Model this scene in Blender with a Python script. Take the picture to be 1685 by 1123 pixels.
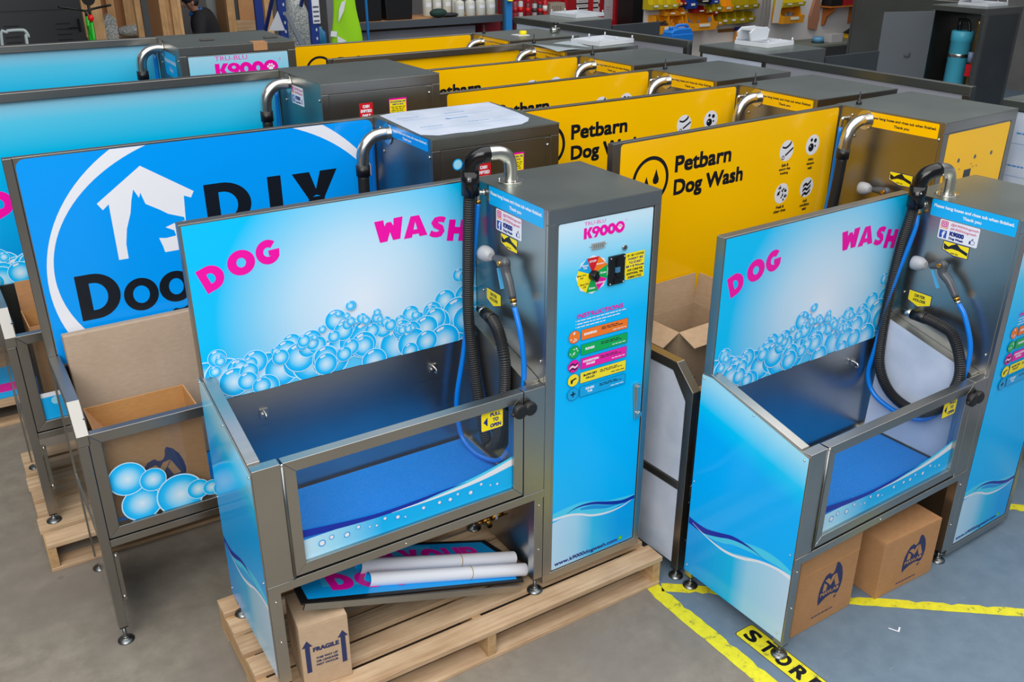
import bpy, math, random
from mathutils import Vector, Matrix

for o in list(bpy.data.objects):
    bpy.data.objects.remove(o, do_unlink=True)
SC = bpy.context.scene
COL = SC.collection
PI = math.pi

# ------------------------------------------------------------------ camera
W0, H0, FPX = 1685, 1123, 1519.07
CAM = Vector((-1.7753, -2.5867, 2.7669))
PITCH, YAW = 0.43105, -0.56032
cd = bpy.data.cameras.new('camera')
cam = bpy.data.objects.new('camera', cd)
COL.objects.link(cam)
cam.location = CAM
cam.rotation_euler = (PI / 2 - PITCH, 0, YAW)
cd.sensor_width = 36.0
cd.lens = FPX / W0 * 36.0
cd.clip_end = 200
SC.camera = cam

# ------------------------------------------------------------------ light
SC.view_settings.view_transform = 'Standard'
SC.view_settings.look = 'None'
SC.view_settings.exposure = 0.12
SC.view_settings.gamma = 1.0
SC.view_settings.use_curve_mapping = False
wd = bpy.data.worlds.new('hall_light')
SC.world = wd
wd.use_nodes = True
bg = wd.node_tree.nodes['Background']
bg.inputs[0].default_value = (0.80, 0.88, 1.0, 1)
bg.inputs[1].default_value = 0.22


def area_light(name, loc, target, sx, sy, power, col):
    ld = bpy.data.lights.new(name, 'AREA')
    ld.shape = 'RECTANGLE'
    ld.size, ld.size_y = sx, sy
    ld.energy = power
    ld.color = col
    o = bpy.data.objects.new(name, ld)
    COL.objects.link(o)
    o.location = loc
    o.rotation_euler = (Vector(target) - Vector(loc)).to_track_quat('-Z', 'Y').to_euler()
    return o


area_light('roof_and_key_light', (-3.8, -4.0, 4.8), (0.5, 0.4, 0.7), 5.2, 3.6, 300, (1.0, 0.99, 0.97))  # softbox key, added at front left to brighten front and left faces
area_light('roof_and_key_light', (0.4, -1.6, 6.8), (0.4, -1.4, 0), 14.0, 9.0, 760, (1.0, 0.99, 0.97))
area_light('roof_and_key_light', (6.5, 7.5, 5.5), (7.0, 10.5, 0.6), 10.0, 2.0, 260, (1.0, 0.95, 0.88))


def at(px, py, y):
    """the point of the photograph at pixel (px, py) that stands at depth y"""
    cp, sp, cy, sy = math.cos(PITCH), math.sin(PITCH), math.cos(YAW), math.sin(YAW)
    f = Vector((-sy * cp, cy * cp, -sp))
    r = Vector((cy, sy, 0))
    u = r.cross(f)
    v = f + r * ((px - W0 / 2) / FPX) + u * ((H0 / 2 - py) / FPX)
    return CAM + v * ((y - CAM.y) / v.y)


# ------------------------------------------------------------------ materials
def lin(c):
    c = c / 255.0
    return c / 12.92 if c <= 0.04045 else ((c + 0.055) / 1.055) ** 2.4


def C(r, g, b):
    return (lin(r), lin(g), lin(b), 1)


class NT:
    """small helper around a node tree"""

    def __init__(s, name):
        s.m = bpy.data.materials.new(name)
        s.m.use_nodes = True
        s.t = s.m.node_tree
        s.b = s.t.nodes['Principled BSDF']

    def n(s, typ, **k):
        x = s.t.nodes.new(typ)
        for a, v in k.items():
            setattr(x, a, v)
        return x

    def l(s, a, b):
        s.t.links.new(a, b)

    def math(s, op, a, b=None, c=None):
        x = s.n('ShaderNodeMath', operation=op)
        for i, v in enumerate((a, b, c)):
            if v is None:
                continue
            if isinstance(v, (int, float)):
                x.inputs[i].default_value = v
            else:
                s.l(v, x.inputs[i])
        return x.outputs[0]

    def xyz(s):
        tc = s.n('ShaderNodeTexCoord')
        sp = s.n('ShaderNodeSeparateXYZ')
        s.l(tc.outputs['Object'], sp.inputs[0])
        return tc.outputs['Object'], sp.outputs[0], sp.outputs[1], sp.outputs[2]

    def ramp(s, fac, stops, interp='LINEAR'):
        r = s.n('ShaderNodeValToRGB')
        r.color_ramp.interpolation = interp
        e = r.color_ramp.elements
        while len(e) < len(stops):
            e.new(0.5)
        for i, (p, c) in enumerate(stops):
            e[i].position = p
            e[i].color = c
        s.l(fac, r.inputs[0])
        return r.outputs[0]

    def mix(s, fac, a, b, mode='MIX'):
        x = s.n('ShaderNodeMix', data_type='RGBA', blend_type=mode)
        for i, v in ((0, fac), (6, a), (7, b)):
            if isinstance(v, (int, float)):
                x.inputs[i].default_value = v
            elif isinstance(v, tuple):
                x.inputs[i].default_value = v
            else:
                s.l(v, x.inputs[i])
        return x.outputs[2]

    def noise(s, vec, scale, detail=3, rough=0.55, stretch=None):
        if stretch:
            mp = s.n('ShaderNodeMapping')
            mp.inputs['Scale'].default_value = stretch
            s.l(vec, mp.inputs[0])
            vec = mp.outputs[0]
        x = s.n('ShaderNodeTexNoise')
        x.inputs['Scale'].default_value = scale
        x.inputs['Detail'].default_value = detail
        x.inputs['Roughness'].default_value = rough
        s.l(vec, x.inputs['Vector'])
        return x.outputs[0]

    def bump(s, h, strength, dist):
        b = s.n('ShaderNodeBump')
        b.inputs['Strength'].default_value = strength
        b.inputs['Distance'].default_value = dist
        s.l(h, b.inputs['Height'])
        s.l(b.outputs[0], s.b.inputs['Normal'])


_flat = {}


def flat(r, g, b, rough=0.45, metal=0.0, spec=0.5):
    k = (r, g, b, rough, metal, spec)
    if k not in _flat:
        q = NT('paint_%d_%d_%d' % (r, g, b))
        q.b.inputs['Base Color'].default_value = C(r, g, b)
        q.b.inputs['Roughness'].default_value = rough
        q.b.inputs['Metallic'].default_value = metal
        q.b.inputs['Specular IOR Level'].default_value = spec
        _flat[k] = q.m
    return _flat[k]


def steel(name, col, rough, var=0.12, stretch=(3, 3, 260), scale=1.0):
    q = NT(name)
    v, x, y, z = q.xyz()
    n = q.noise(v, scale, 3, 0.6, stretch)
    n2 = q.noise(v, 3.0, 2, 0.5)
    q.l(q.ramp(n2, [(0.3, tuple(c * 0.86 for c in col[:3]) + (1,)), (0.75, col)]), q.b.inputs['Base Color'])
    q.b.inputs['Metallic'].default_value = 1.0
    q.l(q.math('MULTIPLY_ADD', n, var, rough - var / 2), q.b.inputs['Roughness'])
    q.bump(n, 0.06, 0.002)
    return q.m


M = {}
M['steel'] = steel('brushed_steel', (0.50, 0.49, 0.46, 1), 0.30)
M['steel_v'] = steel('brushed_steel_vertical', (0.50, 0.49, 0.46, 1), 0.30, stretch=(260, 260, 3))
M['steel_t'] = steel('brushed_steel_reflect_dark', (0.37, 0.36, 0.335, 1), 0.32)  # tall machines' steel: reflection of the dark floor put into a darker colour
M['steel_tv'] = steel('brushed_steel_reflect_dark_vertical', (0.34, 0.33, 0.31, 1), 0.32, stretch=(260, 260, 3))  # upright grain copy, dark floor reflection likewise in its colour
M['steel_top'] = steel('dull_steel_sheet', (0.35, 0.385, 0.35, 1), 0.38)
M['mirror'] = steel('polished_steel', (0.60, 0.60, 0.58, 1), 0.10, 0.06)
M['chrome'] = flat(206, 204, 198, 0.25, 1.0)
M['dark_steel'] = steel('dark_steel_sheet', (0.22, 0.23, 0.23, 1), 0.35)
M['brass'] = flat(190, 140, 60, 0.25, 1.0)
M['black'] = flat(16, 16, 18, 0.38)
M['black_rubber'] = flat(22, 22, 24, 0.5)
M['black_gloss'] = flat(12, 12, 14, 0.18)
M['hose_blue'] = flat(0, 118, 214, 0.28)
M['navy_print'] = flat(38, 48, 92, 0.7)
M['magenta'] = flat(236, 0, 164, 0.3)
M['white'] = flat(228, 230, 238, 0.35)
M['ink'] = flat(14, 20, 30, 0.35)
M['white_plastic'] = flat(206, 210, 216, 0.35)
M['yellow_sticker'] = flat(246, 224, 10, 0.35)
M['navy'] = flat(16, 34, 120, 0.35)
M['sky'] = flat(20, 164, 226, 0.3)
M['red'] = flat(206, 22, 34, 0.35)
M['orange'] = flat(242, 120, 22, 0.35)
M['green'] = flat(0, 170, 80, 0.35)
M['cyan'] = flat(0, 172, 240, 0.3)
M['wave_navy'] = flat(0, 40, 160, 0.3)
M['wave_cyan'] = flat(70, 205, 240, 0.3)
M['wave_mid'] = flat(0, 150, 225, 0.3)
M['aqua_pale'] = flat(150, 215, 240, 0.3)


def gloss(q, r=0.22):
    q.b.inputs['Roughness'].default_value = r
    q.b.inputs['Specular IOR Level'].default_value = 0.35
    return q.m


# printed vinyl designs (object coordinates = the machine's own)
q = NT('print_splash')
v, x, y, z = q.xyz()
dx = q.math('DIVIDE', q.math('ADD', x, 0.50), 0.60)
dz = q.math('DIVIDE', q.math('SUBTRACT', z, 1.22), 0.62)
d = q.math('SQRT', q.math('ADD', q.math('MULTIPLY', dx, dx), q.math('MULTIPLY', dz, dz)))
q.l(q.ramp(d, [(0.05, C(222, 234, 246)), (0.45, C(186, 222, 244)), (0.72, C(128, 206, 242)), (0.96, C(0, 190, 246))]), q.b.inputs['Base Color'])
M['splash'] = gloss(q)

q = NT('print_splash_tall')
v, x, y, z = q.xyz()
f = q.math('DIVIDE', q.math('SUBTRACT', z, 0.95), 0.90)
q.l(q.ramp(f, [(0.0, C(0, 140, 215)), (0.55, C(0, 168, 226)), (0.70, C(0, 180, 228)), (0.86, C(84, 194, 228)), (1.0, C(164, 206, 228))]), q.b.inputs['Base Color'])
M['splash_tall'] = gloss(q)

q = NT('print_door')
v, x, y, z = q.xyz()
f = q.math('DIVIDE', z, 1.6)
up = q.ramp(f, [(0.0, C(0, 180, 252)), (0.74, C(0, 186, 252)), (0.86, C(72, 204, 248)), (0.98, C(196, 228, 246))])
lo = q.ramp(q.math('DIVIDE', q.math('SUBTRACT', x, 0.03), 0.46), [(0.0, C(186, 218, 240)), (0.30, C(160, 212, 240)), (0.50, C(40, 188, 236)), (0.80, C(0, 165, 240))])
wv = q.math('ADD', 0.29, q.math('MULTIPLY', q.math('SINE', q.math('MULTIPLY', x, 11.0)), 0.02))
q.l(q.mix(q.math('LESS_THAN', z, wv), up, lo), q.b.inputs['Base Color'])
M['door'] = gloss(q)

q = NT('print_door_tall')
v, x, y, z = q.xyz()
q.l(q.ramp(q.math('DIVIDE', z, 1.86), [(0.0, C(0, 160, 235)), (0.8, C(0, 170, 235)), (0.90, C(120, 200, 230)), (1.0, C(176, 214, 232))]), q.b.inputs['Base Color'])
M['door_tall'] = gloss(q)

q = NT('print_side')
v, x, y, z = q.xyz()
s = q.math('ADD', z, q.math('MULTIPLY', y, -0.22))
up = q.ramp(q.math('SUBTRACT', s, 0.0), [(0.45, C(0, 176, 252)), (0.70, C(0, 176, 252)), (0.80, C(0, 198, 250)), (0.93, C(160, 222, 246))])
lo = q.ramp(q.math('DIVIDE', y, 0.56), [(0.0, C(186, 214, 236)), (0.38, C(150, 208, 236)), (0.53, C(0, 184, 236)), (0.90, C(0, 160, 238))])
wv = q.ramp(q.math('DIVIDE', y, 0.56), [(0.0, (0.405,) * 3 + (1,)), (0.3, (0.38,) * 3 + (1,)), (0.62, (0.317,) * 3 + (1,)), (1.0, (0.345,) * 3 + (1,))])
q.l(q.mix(q.math('LESS_THAN', z, wv), up, lo), q.b.inputs['Base Color'])
M['side'] = gloss(q, 0.12)

q = NT('print_bubble')
uv = q.n('ShaderNodeUVMap')
ln = q.n('ShaderNodeVectorMath', operation='LENGTH')
q.l(uv.outputs[0], ln.inputs[0])
q.l(q.ramp(ln.outputs['Value'], [(0.0, C(218, 236, 248)), (0.40, C(158, 218, 248)), (0.70, C(40, 192, 248)), (0.88, C(0, 178, 246)), (0.93, C(0, 176, 240)), (0.95, C(196, 232, 248)), (1.0, C(196, 232, 248))]), q.b.inputs['Base Color'])
M['bubble'] = gloss(q)

q = NT('print_gate')
v, x, y, z = q.xyz()
q.l(q.ramp(q.math('ADD', x, 1.0), [(0.0, C(190, 224, 242)), (0.12, C(150, 214, 242)), (0.30, C(0, 176, 240))]), q.b.inputs['Base Color'])
M['gate_print'] = gloss(q)

M['diy'] = gloss(NT('print_blue_diy'))
M['diy'].node_tree.nodes['Principled BSDF'].inputs['Base Color'].default_value = C(0, 150, 242)
q = NT('print_yellow_panel')
v, x, y, z = q.xyz()
q.l(q.ramp(q.noise(v, 1.2, 1), [(0.3, C(252, 190, 0)), (0.7, C(255, 197, 0))]), q.b.inputs['Base Color'])
M['pet'] = gloss(q)

q = NT('protective_film')
v, x, y, z = q.xyz()
n = q.noise(v, 6, 4)
q.l(q.ramp(n, [(0.3, C(176, 188, 206)), (0.7, C(200, 208, 224))]), q.b.inputs['Base Color'])
q.b.inputs['Roughness'].default_value = 0.35
q.bump(n, 0.15, 0.004)
M['film'] = q.m

q = NT('blue_rubber_mat')
v, x, y, z = q.xyz()
n = q.noise(v, 260, 2)
q.l(q.ramp(n, [(0.3, C(0, 112, 200)), (0.7, C(0, 138, 226))]), q.b.inputs['Base Color'])
q.b.inputs['Roughness'].default_value = 0.8
q.b.inputs['Specular IOR Level'].default_value = 0.15
q.bump(n, 0.4, 0.003)
M['mat'] = q.m


def card(name, a, b):
    q = NT(name)
    v, x, y, z = q.xyz()
    n = q.noise(v, 30, 5, 0.6, (1, 1, 3))
    n2 = q.noise(v, 3, 3)
    q.l(q.mix(0.5, q.ramp(n, [(0.3, a), (0.7, b)]), q.ramp(n2, [(0.3, a), (0.7, b)])), q.b.inputs['Base Color'])
    q.b.inputs['Roughness'].default_value = 0.85
    q.b.inputs['Specular IOR Level'].default_value = 0.2
    q.bump(n, 0.1, 0.002)
    return q.m


M['card'] = card('cardboard', C(168, 122, 82), C(188, 142, 100))
M['card_pale'] = card('pale_cardboard', C(176, 150, 122), C(196, 170, 142))
M['card_in'] = card('inner_cardboard', C(180, 132, 80), C(200, 152, 96))
M['card_grey'] = card('dusty_cardboard', C(158, 138, 118), C(178, 158, 138))


def wood(name, a, b, c, axis=0):
    q = NT(name)
    v, x, y, z = q.xyz()
    st = [40, 40, 40]
    st[axis] = 2.2
    oi = q.n('ShaderNodeObjectInfo')
    vm = q.n('ShaderNodeVectorMath', operation='ADD')
    q.l(v, vm.inputs[0])
    cb = q.n('ShaderNodeCombineXYZ')
    q.l(q.math('MULTIPLY', oi.outputs['Random'], 37.0), cb.inputs[0])
    q.l(q.math('MULTIPLY', oi.outputs['Random'], 91.0), cb.inputs[1])
    q.l(cb.outputs[0], vm.inputs[1])
    n = q.noise(vm.outputs[0], 1.0, 4, 0.65, tuple(st))
    n2 = q.noise(vm.outputs[0], 4.0, 3)
    n3 = q.noise(vm.outputs[0], 90, 2)
    c0 = q.ramp(n, [(0.25, a), (0.5, b), (0.8, c)])
    c1 = q.mix(q.ramp(n2, [(0.35, (0, 0, 0, 1)), (0.75, (0.55, 0.55, 0.55, 1))]), c0, C(150, 116, 80))
    tint = q.ramp(oi.outputs['Random'], [(0.0, (0.80, 0.78, 0.76, 1)), (1.0, (1.0, 1.0, 1.0, 1))])
    q.l(q.mix(1.0, c1, tint, 'MULTIPLY'), q.b.inputs['Base Color'])
    q.b.inputs['Roughness'].default_value = 0.75
    q.b.inputs['Specular IOR Level'].default_value = 0.25
    q.bump(q.math('ADD', n, q.math('MULTIPLY', n3, 0.3)), 0.25, 0.003)
    return q.m


M['wood'] = wood('pallet_pine', C(170, 136, 104), C(208, 178, 144), C(226, 202, 170), 0)
M['wood_y'] = wood('pallet_pine_cross', C(178, 140, 96), C(206, 170, 124), C(224, 192, 150), 1)
M['wood_z'] = wood('upright_timber', C(190, 144, 96), C(222, 178, 126), C(236, 200, 152), 2)

# floor: worn concrete with a painted slate-blue zone
q = NT('workshop_floor')
v, x, y, z = q.xyz()
n1 = q.noise(v, 1.3, 6, 0.6)
n2 = q.noise(v, 11, 5, 0.65)
n3 = q.noise(v, 3.4, 3, 0.5)
con = q.mix(q.ramp(n2, [(0.35, (0, 0, 0, 1)), (0.75, (1, 1, 1, 1))]), C(126, 118, 105), C(148, 139, 126))
con = q.mix(q.ramp(n1, [(0.42, (0, 0, 0, 1)), (0.68, (0.8, 0.8, 0.8, 1))]), con, C(118, 110, 103))
spot = q.n('ShaderNodeTexVoronoi')
spot.inputs['Scale'].default_value = 4.2
q.l(v, spot.inputs['Vector'])
sp_f = q.ramp(spot.outputs['Distance'], [(0.03, (1, 1, 1, 1)), (0.09, (0, 0, 0, 1))])
sp_f = q.math('MULTIPLY', sp_f, q.ramp(n3, [(0.5, (0, 0, 0, 1)), (0.56, (0.6, 0.6, 0.6, 1))]))
con = q.mix(sp_f, con, C(84, 76, 70))
pnt = q.mix(q.ramp(n2, [(0.35, (0, 0, 0, 1)), (0.75, (1, 1, 1, 1))]), C(100, 118, 134), C(112, 130, 145))
scr = q.noise(v, 1.0, 4, 0.7, (14, 60, 1))
pnt = q.mix(q.ramp(scr, [(0.66, (0, 0, 0, 1)), (0.72, (0.35, 0.35, 0.35, 1))]), pnt, C(160, 172, 182))
q.l(q.mix(q.math('GREATER_THAN', x, 0.535), con, pnt), q.b.inputs['Base Color'])
q.l(q.math('MULTIPLY_ADD', n2, 0.2, 0.40), q.b.inputs['Roughness'])
q.b.inputs['Specular IOR Level'].default_value = 0.3
q.bump(n2, 0.08, 0.004)
M['floor'] = q.m

q = NT('yellow_floor_tape')
v, x, y, z = q.xyz()
n = q.noise(v, 26, 5, 0.7)
q.l(q.ramp(n, [(0.36, C(150, 146, 60)), (0.42, C(214, 206, 34)), (0.7, C(232, 222, 40))]), q.b.inputs['Base Color'])
q.b.inputs['Roughness'].default_value = 0.6
M['tape'] = q.m

q = NT('clear_acrylic')
for nd in list(q.t.nodes):
    if nd.type == 'BSDF_PRINCIPLED':
        q.t.nodes.remove(nd)
out = q.t.nodes['Material Output']
tr = q.n('ShaderNodeBsdfTransparent')
tr.inputs[0].default_value = (0.93, 0.96, 0.98, 1)
gl = q.n('ShaderNodeBsdfGlossy')
gl.inputs['Roughness'].default_value = 0.02
fr = q.n('ShaderNodeFresnel')
geo = q.n('ShaderNodeNewGeometry')
q.l(q.math('MULTIPLY_ADD', geo.outputs['Backfacing'], 1 / 1.45 - 1.45, 1.45), fr.inputs[0])
mx = q.n('ShaderNodeMixShader')
q.l(fr.outputs[0], mx.inputs[0])
q.l(tr.outputs[0], mx.inputs[1])
q.l(gl.outputs[0], mx.inputs[2])
q.l(mx.outputs[0], out.inputs[0])
M['acrylic'] = q.m

q = NT('wall_paint')
v, x, y, z = q.xyz()
q.l(q.ramp(q.noise(v, 2, 3), [(0.3, C(96, 96, 96)), (0.7, C(112, 110, 108))]), q.b.inputs['Base Color'])
q.b.inputs['Roughness'].default_value = 0.8
M['wall'] = q.m

q = NT('bubble_wrap')
v, x, y, z = q.xyz()
vo = q.n('ShaderNodeTexVoronoi')
vo.inputs['Scale'].default_value = 45
q.l(v, vo.inputs['Vector'])
q.l(q.ramp(vo.outputs['Distance'], [(0.1, C(190, 196, 196)), (0.7, C(140, 146, 146))]), q.b.inputs['Base Color'])
q.b.inputs['Roughness'].default_value = 0.25
q.bump(vo.outputs['Distance'], 0.6, 0.01)
M['wrap'] = q.m


# ------------------------------------------------------------------ mesh building
class MB:
    def __init__(s):
        s.v, s.f, s.mi, s.mats, s.uv, s.sm = [], [], [], [], {}, []

    def m(s, mat):
        if isinstance(mat, str):
            mat = M[mat]
        if mat not in s.mats:
            s.mats.append(mat)
        return s.mats.index(mat)

    def add(s, verts, faces, mat, smooth=False):
        b = len(s.v)
        i = s.m(mat)
        s.v += [tuple(p) for p in verts]
        for f in faces:
            s.f.append([b + k for k in f])
            s.mi.append(i)
            s.sm.append(smooth)
        return s

    def box(s, x0, x1, y0, y1, z0, z1, mat):
        v = [(x, y, z) for x in (x0, x1) for y in (y0, y1) for z in (z0, z1)]
        return s.add(v, [(0, 1, 3, 2), (4, 6, 7, 5), (0, 4, 5, 1), (2, 3, 7, 6), (0, 2, 6, 4), (1, 5, 7, 3)], mat)

    def prism(s, poly, axis, a, b, mat):
        """poly: 2-D points in the two other axes (in order x<y<z), extruded along axis from a to b"""
        def P(p, t):
            r = list(p)
            r.insert(axis, t)
            return tuple(r)
        n = len(poly)
        v = [P(p, a) for p in poly] + [P(p, b) for p in poly]
        ar = sum(poly[i][0] * poly[(i + 1) % n][1] - poly[(i + 1) % n][0] * poly[i][1] for i in range(n))
        fl = (ar > 0) != (axis == 1)
        top = list(range(n, 2 * n))
        bot = list(range(n))[::-1]
        sd = [(i, (i + 1) % n, n + (i + 1) % n, n + i) for i in range(n)]
        fs = [top, bot] + sd
        if not fl:
            fs = [f[::-1] for f in fs]
        return s.add(v, fs, mat)

    def bar(s, p, q, w, h, mat, up=(0, 0, 1)):
        """square bar from p to q, w across, h along up"""
        p, q = Vector(p), Vector(q)
        d = (q - p).normalized()
        u = Vector(up)
        sd = d.cross(u).normalized()
        u = sd.cross(d)
        v = [e + sd * (w / 2 * a) + u * (h / 2 * b) for e in (p, q) for a, b in ((-1, -1), (1, -1), (1, 1), (-1, 1))]
        return s.add(v, [(0, 1, 2, 3), (7, 6, 5, 4), (0, 4, 5, 1), (1, 5, 6, 2), (2, 6, 7, 3), (3, 7, 4, 0)], mat)

    def tube(s, pts, r, mat, n=12, steps=6, ridge=None, cap=True, smooth_path=True):
        pts = [Vector(p) for p in pts]
        if smooth_path and len(pts) > 2:
            P = [pts[0] * 2 - pts[1]] + pts + [pts[-1] * 2 - pts[-2]]
            o = []
            for i in range(1, len(P) - 2):
                for k in range(steps):
                    t = k / steps
                    a, b, c, d = P[i - 1], P[i], P[i + 1], P[i + 2]
                    o.append(0.5 * ((2 * b) + (c - a) * t + (2 * a - 5 * b + 4 * c - d) * t * t + (3 * b - a - 3 * c + d) * t ** 3))
            o.append(pts[-1])
        else:
            o = pts
        if ridge:
            rs = [o[0]]
            acc = 0
            for a, b in zip(o, o[1:]):
                L = (b - a).length
                while acc + L >= ridge:
                    t = (ridge - acc) / L
                    a = a.lerp(b, t)
                    L = (b - a).length
                    rs.append(a)
                    acc = 0
                acc += L
            o = rs
        rr = r if callable(r) else (lambda k: r)
        N = len(o)
        t0 = (o[1] - o[0]).normalized()
        nr = t0.cross(Vector((0.31, 0.2, 0.93)))
        if nr.length < 0.05:
            nr = t0.cross(Vector((1, 0, 0)))
        nr.normalize()
        vs = []
        for i, p in enumerate(o):
            t = (o[min(i + 1, N - 1)] - o[max(i - 1, 0)]).normalized()
            nr = (nr - t * nr.dot(t)).normalized()
            bn = t.cross(nr)
            R = rr(i / (N - 1))
            if ridge and i % 2:
                R *= 0.86
            vs += [p + (nr * math.cos(2 * PI * k / n) + bn * math.sin(2 * PI * k / n)) * R for k in range(n)]
        fs = [(i * n + k, i * n + (k + 1) % n, (i + 1) * n + (k + 1) % n, (i + 1) * n + k) for i in range(N - 1) for k in range(n)]
        s.add(vs, fs, mat, smooth=not ridge)
        if cap:
            b = len(s.v) - len(vs)
            i = s.m(mat)
            s.f += [[b + k for k in range(n)][::-1], [b + (N - 1) * n + k for k in range(n)]]
            s.mi += [i, i]
            s.sm += [False, False]
        return s

    def cyl(s, p, q, r, mat, n=16, r2=None):
        r2 = r if r2 is None else r2
        return s.tube([p, q], (lambda t: r + (r2 - r) * t), mat, n, smooth_path=False)

    def lathe(s, prof, mat, n=20, c=(0, 0, 0)):
        vs = [(c[0] + r * math.cos(2 * PI * k / n), c[1] + r * math.sin(2 * PI * k / n), c[2] + z) for r, z in prof for k in range(n)]
        N = len(prof)
        fs = [(i * n + k, i * n + (k + 1) % n, (i + 1) * n + (k + 1) % n, (i + 1) * n + k) for i in range(N - 1) for k in range(n)]
        s.add(vs, fs, mat, smooth=True)
        b = len(s.v) - len(vs)
        i = s.m(mat)
        s.f += [[b + k for k in range(n)][::-1], [b + (N - 1) * n + k for k in range(n)]]
        s.mi += [i, i]
        s.sm += [False, False]
        return s

    def sphere(s, c, rx, ry, rz, mat, n=14, m=9):
        prof = [(max(1e-4, math.sin(PI * i / m)), -math.cos(PI * i / m)) for i in range(m + 1)]
        vs = [(c[0] + rx * r * math.cos(2 * PI * k / n), c[1] + ry * r * math.sin(2 * PI * k / n), c[2] + rz * z) for r, z in prof for k in range(n)]
        fs = [(i * n + k, i * n + (k + 1) % n, (i + 1) * n + (k + 1) % n, (i + 1) * n + k) for i in range(m) for k in range(n)]
        return s.add(vs, fs, mat, smooth=True)

    def build(s, name, parent=None, loc=None, bevel=0.0, label=None):
        me = bpy.data.meshes.new(name)
        me.from_pydata(s.v, [], s.f)
        for m in s.mats:
            me.materials.append(m)
        me.polygons.foreach_set('material_index', s.mi)
        me.polygons.foreach_set('use_smooth', s.sm)
        if s.uv:
            ul = me.uv_layers.new(name='UVMap')
            for p in me.polygons:
                if p.index in s.uv:
                    for li, u in zip(p.loop_indices, s.uv[p.index]):
                        ul.data[li].uv = u
        me.update()
        o = bpy.data.objects.new(name, me)
        COL.objects.link(o)
        if parent:
            o.parent = parent
        if loc:
            o.location = loc
        if bevel:
            b = o.modifiers.new('edge', 'BEVEL')
            b.width = bevel
            b.segments = 2
            b.limit_method = 'ANGLE'
            b.angle_limit = 0.6
        if label:
            o['label'] = label
        return o


def tag(o, label, cat, group=None, kind=None):
    if label:
        o['label'] = label
    if cat:
        o['category'] = cat
    if group:
        o['group'] = group
    if kind:
        o['kind'] = kind
    return o


def thing(name, label, cat, loc=(0, 0, 0), rz=0.0, group=None):
    o = bpy.data.objects.new(name, None)
    COL.objects.link(o)
    o.location = loc
    o.rotation_euler = (0, 0, rz)
    o.empty_display_size = 0.1
    return tag(o, label, cat, group)


def copy_tree(o, parent=None):
    c = o.copy()
    COL.objects.link(c)
    if parent:
        c.parent = parent
    for ch in [k for k in KIDS.get(o.name, [])]:
        copy_tree(ch, c)
    return c


KIDS = {}


def index_kids():
    KIDS.clear()
    for o in bpy.data.objects:
        if o.parent:
            KIDS.setdefault(o.parent.name, []).append(o)


_txt = {}


def text2d(s, res=3, shear=0.0):
    k = (s, res, shear)
    if k not in _txt:
        c = bpy.data.curves.new('lettering', 'FONT')
        c.body = s
        c.resolution_u = res
        c.shear = shear
        o = bpy.data.objects.new('lettering', c)
        COL.objects.link(o)
        bpy.context.view_layer.update()
        me = bpy.data.meshes.new_from_object(o.evaluated_get(bpy.context.evaluated_depsgraph_get()))
        vs = [(p.co.x, p.co.y) for p in me.vertices]
        fs = [list(p.vertices) for p in me.polygons]
        bpy.data.objects.remove(o, do_unlink=True)
        bpy.data.curves.remove(c)
        bpy.data.meshes.remove(me)
        xs = [p[0] for p in vs]
        ys = [p[1] for p in vs]
        x0, x1, y0, y1 = min(xs), max(xs), min(ys), max(ys)
        _txt[k] = ([((a - x0) / (x1 - x0), (b - y0) / (y1 - y0)) for a, b in vs], fs)
    return _txt[k]


def clip(poly, x0, x1, y0, y1):
    for ax, lim, sg in ((0, x0, 1), (0, x1, -1), (1, y0, 1), (1, y1, -1)):
        out = []
        for i in range(len(poly)):
            a, b = poly[i], poly[(i + 1) % len(poly)]
            da, db = (a[ax] - lim) * sg, (b[ax] - lim) * sg
            if da >= 0:
                out.append(a)
            if (da >= 0) != (db >= 0):
                t = da / (da - db)
                out.append((a[0] + (b[0] - a[0]) * t, a[1] + (b[1] - a[1]) * t))
        poly = out
        if not poly:
            return []
    return poly


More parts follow.
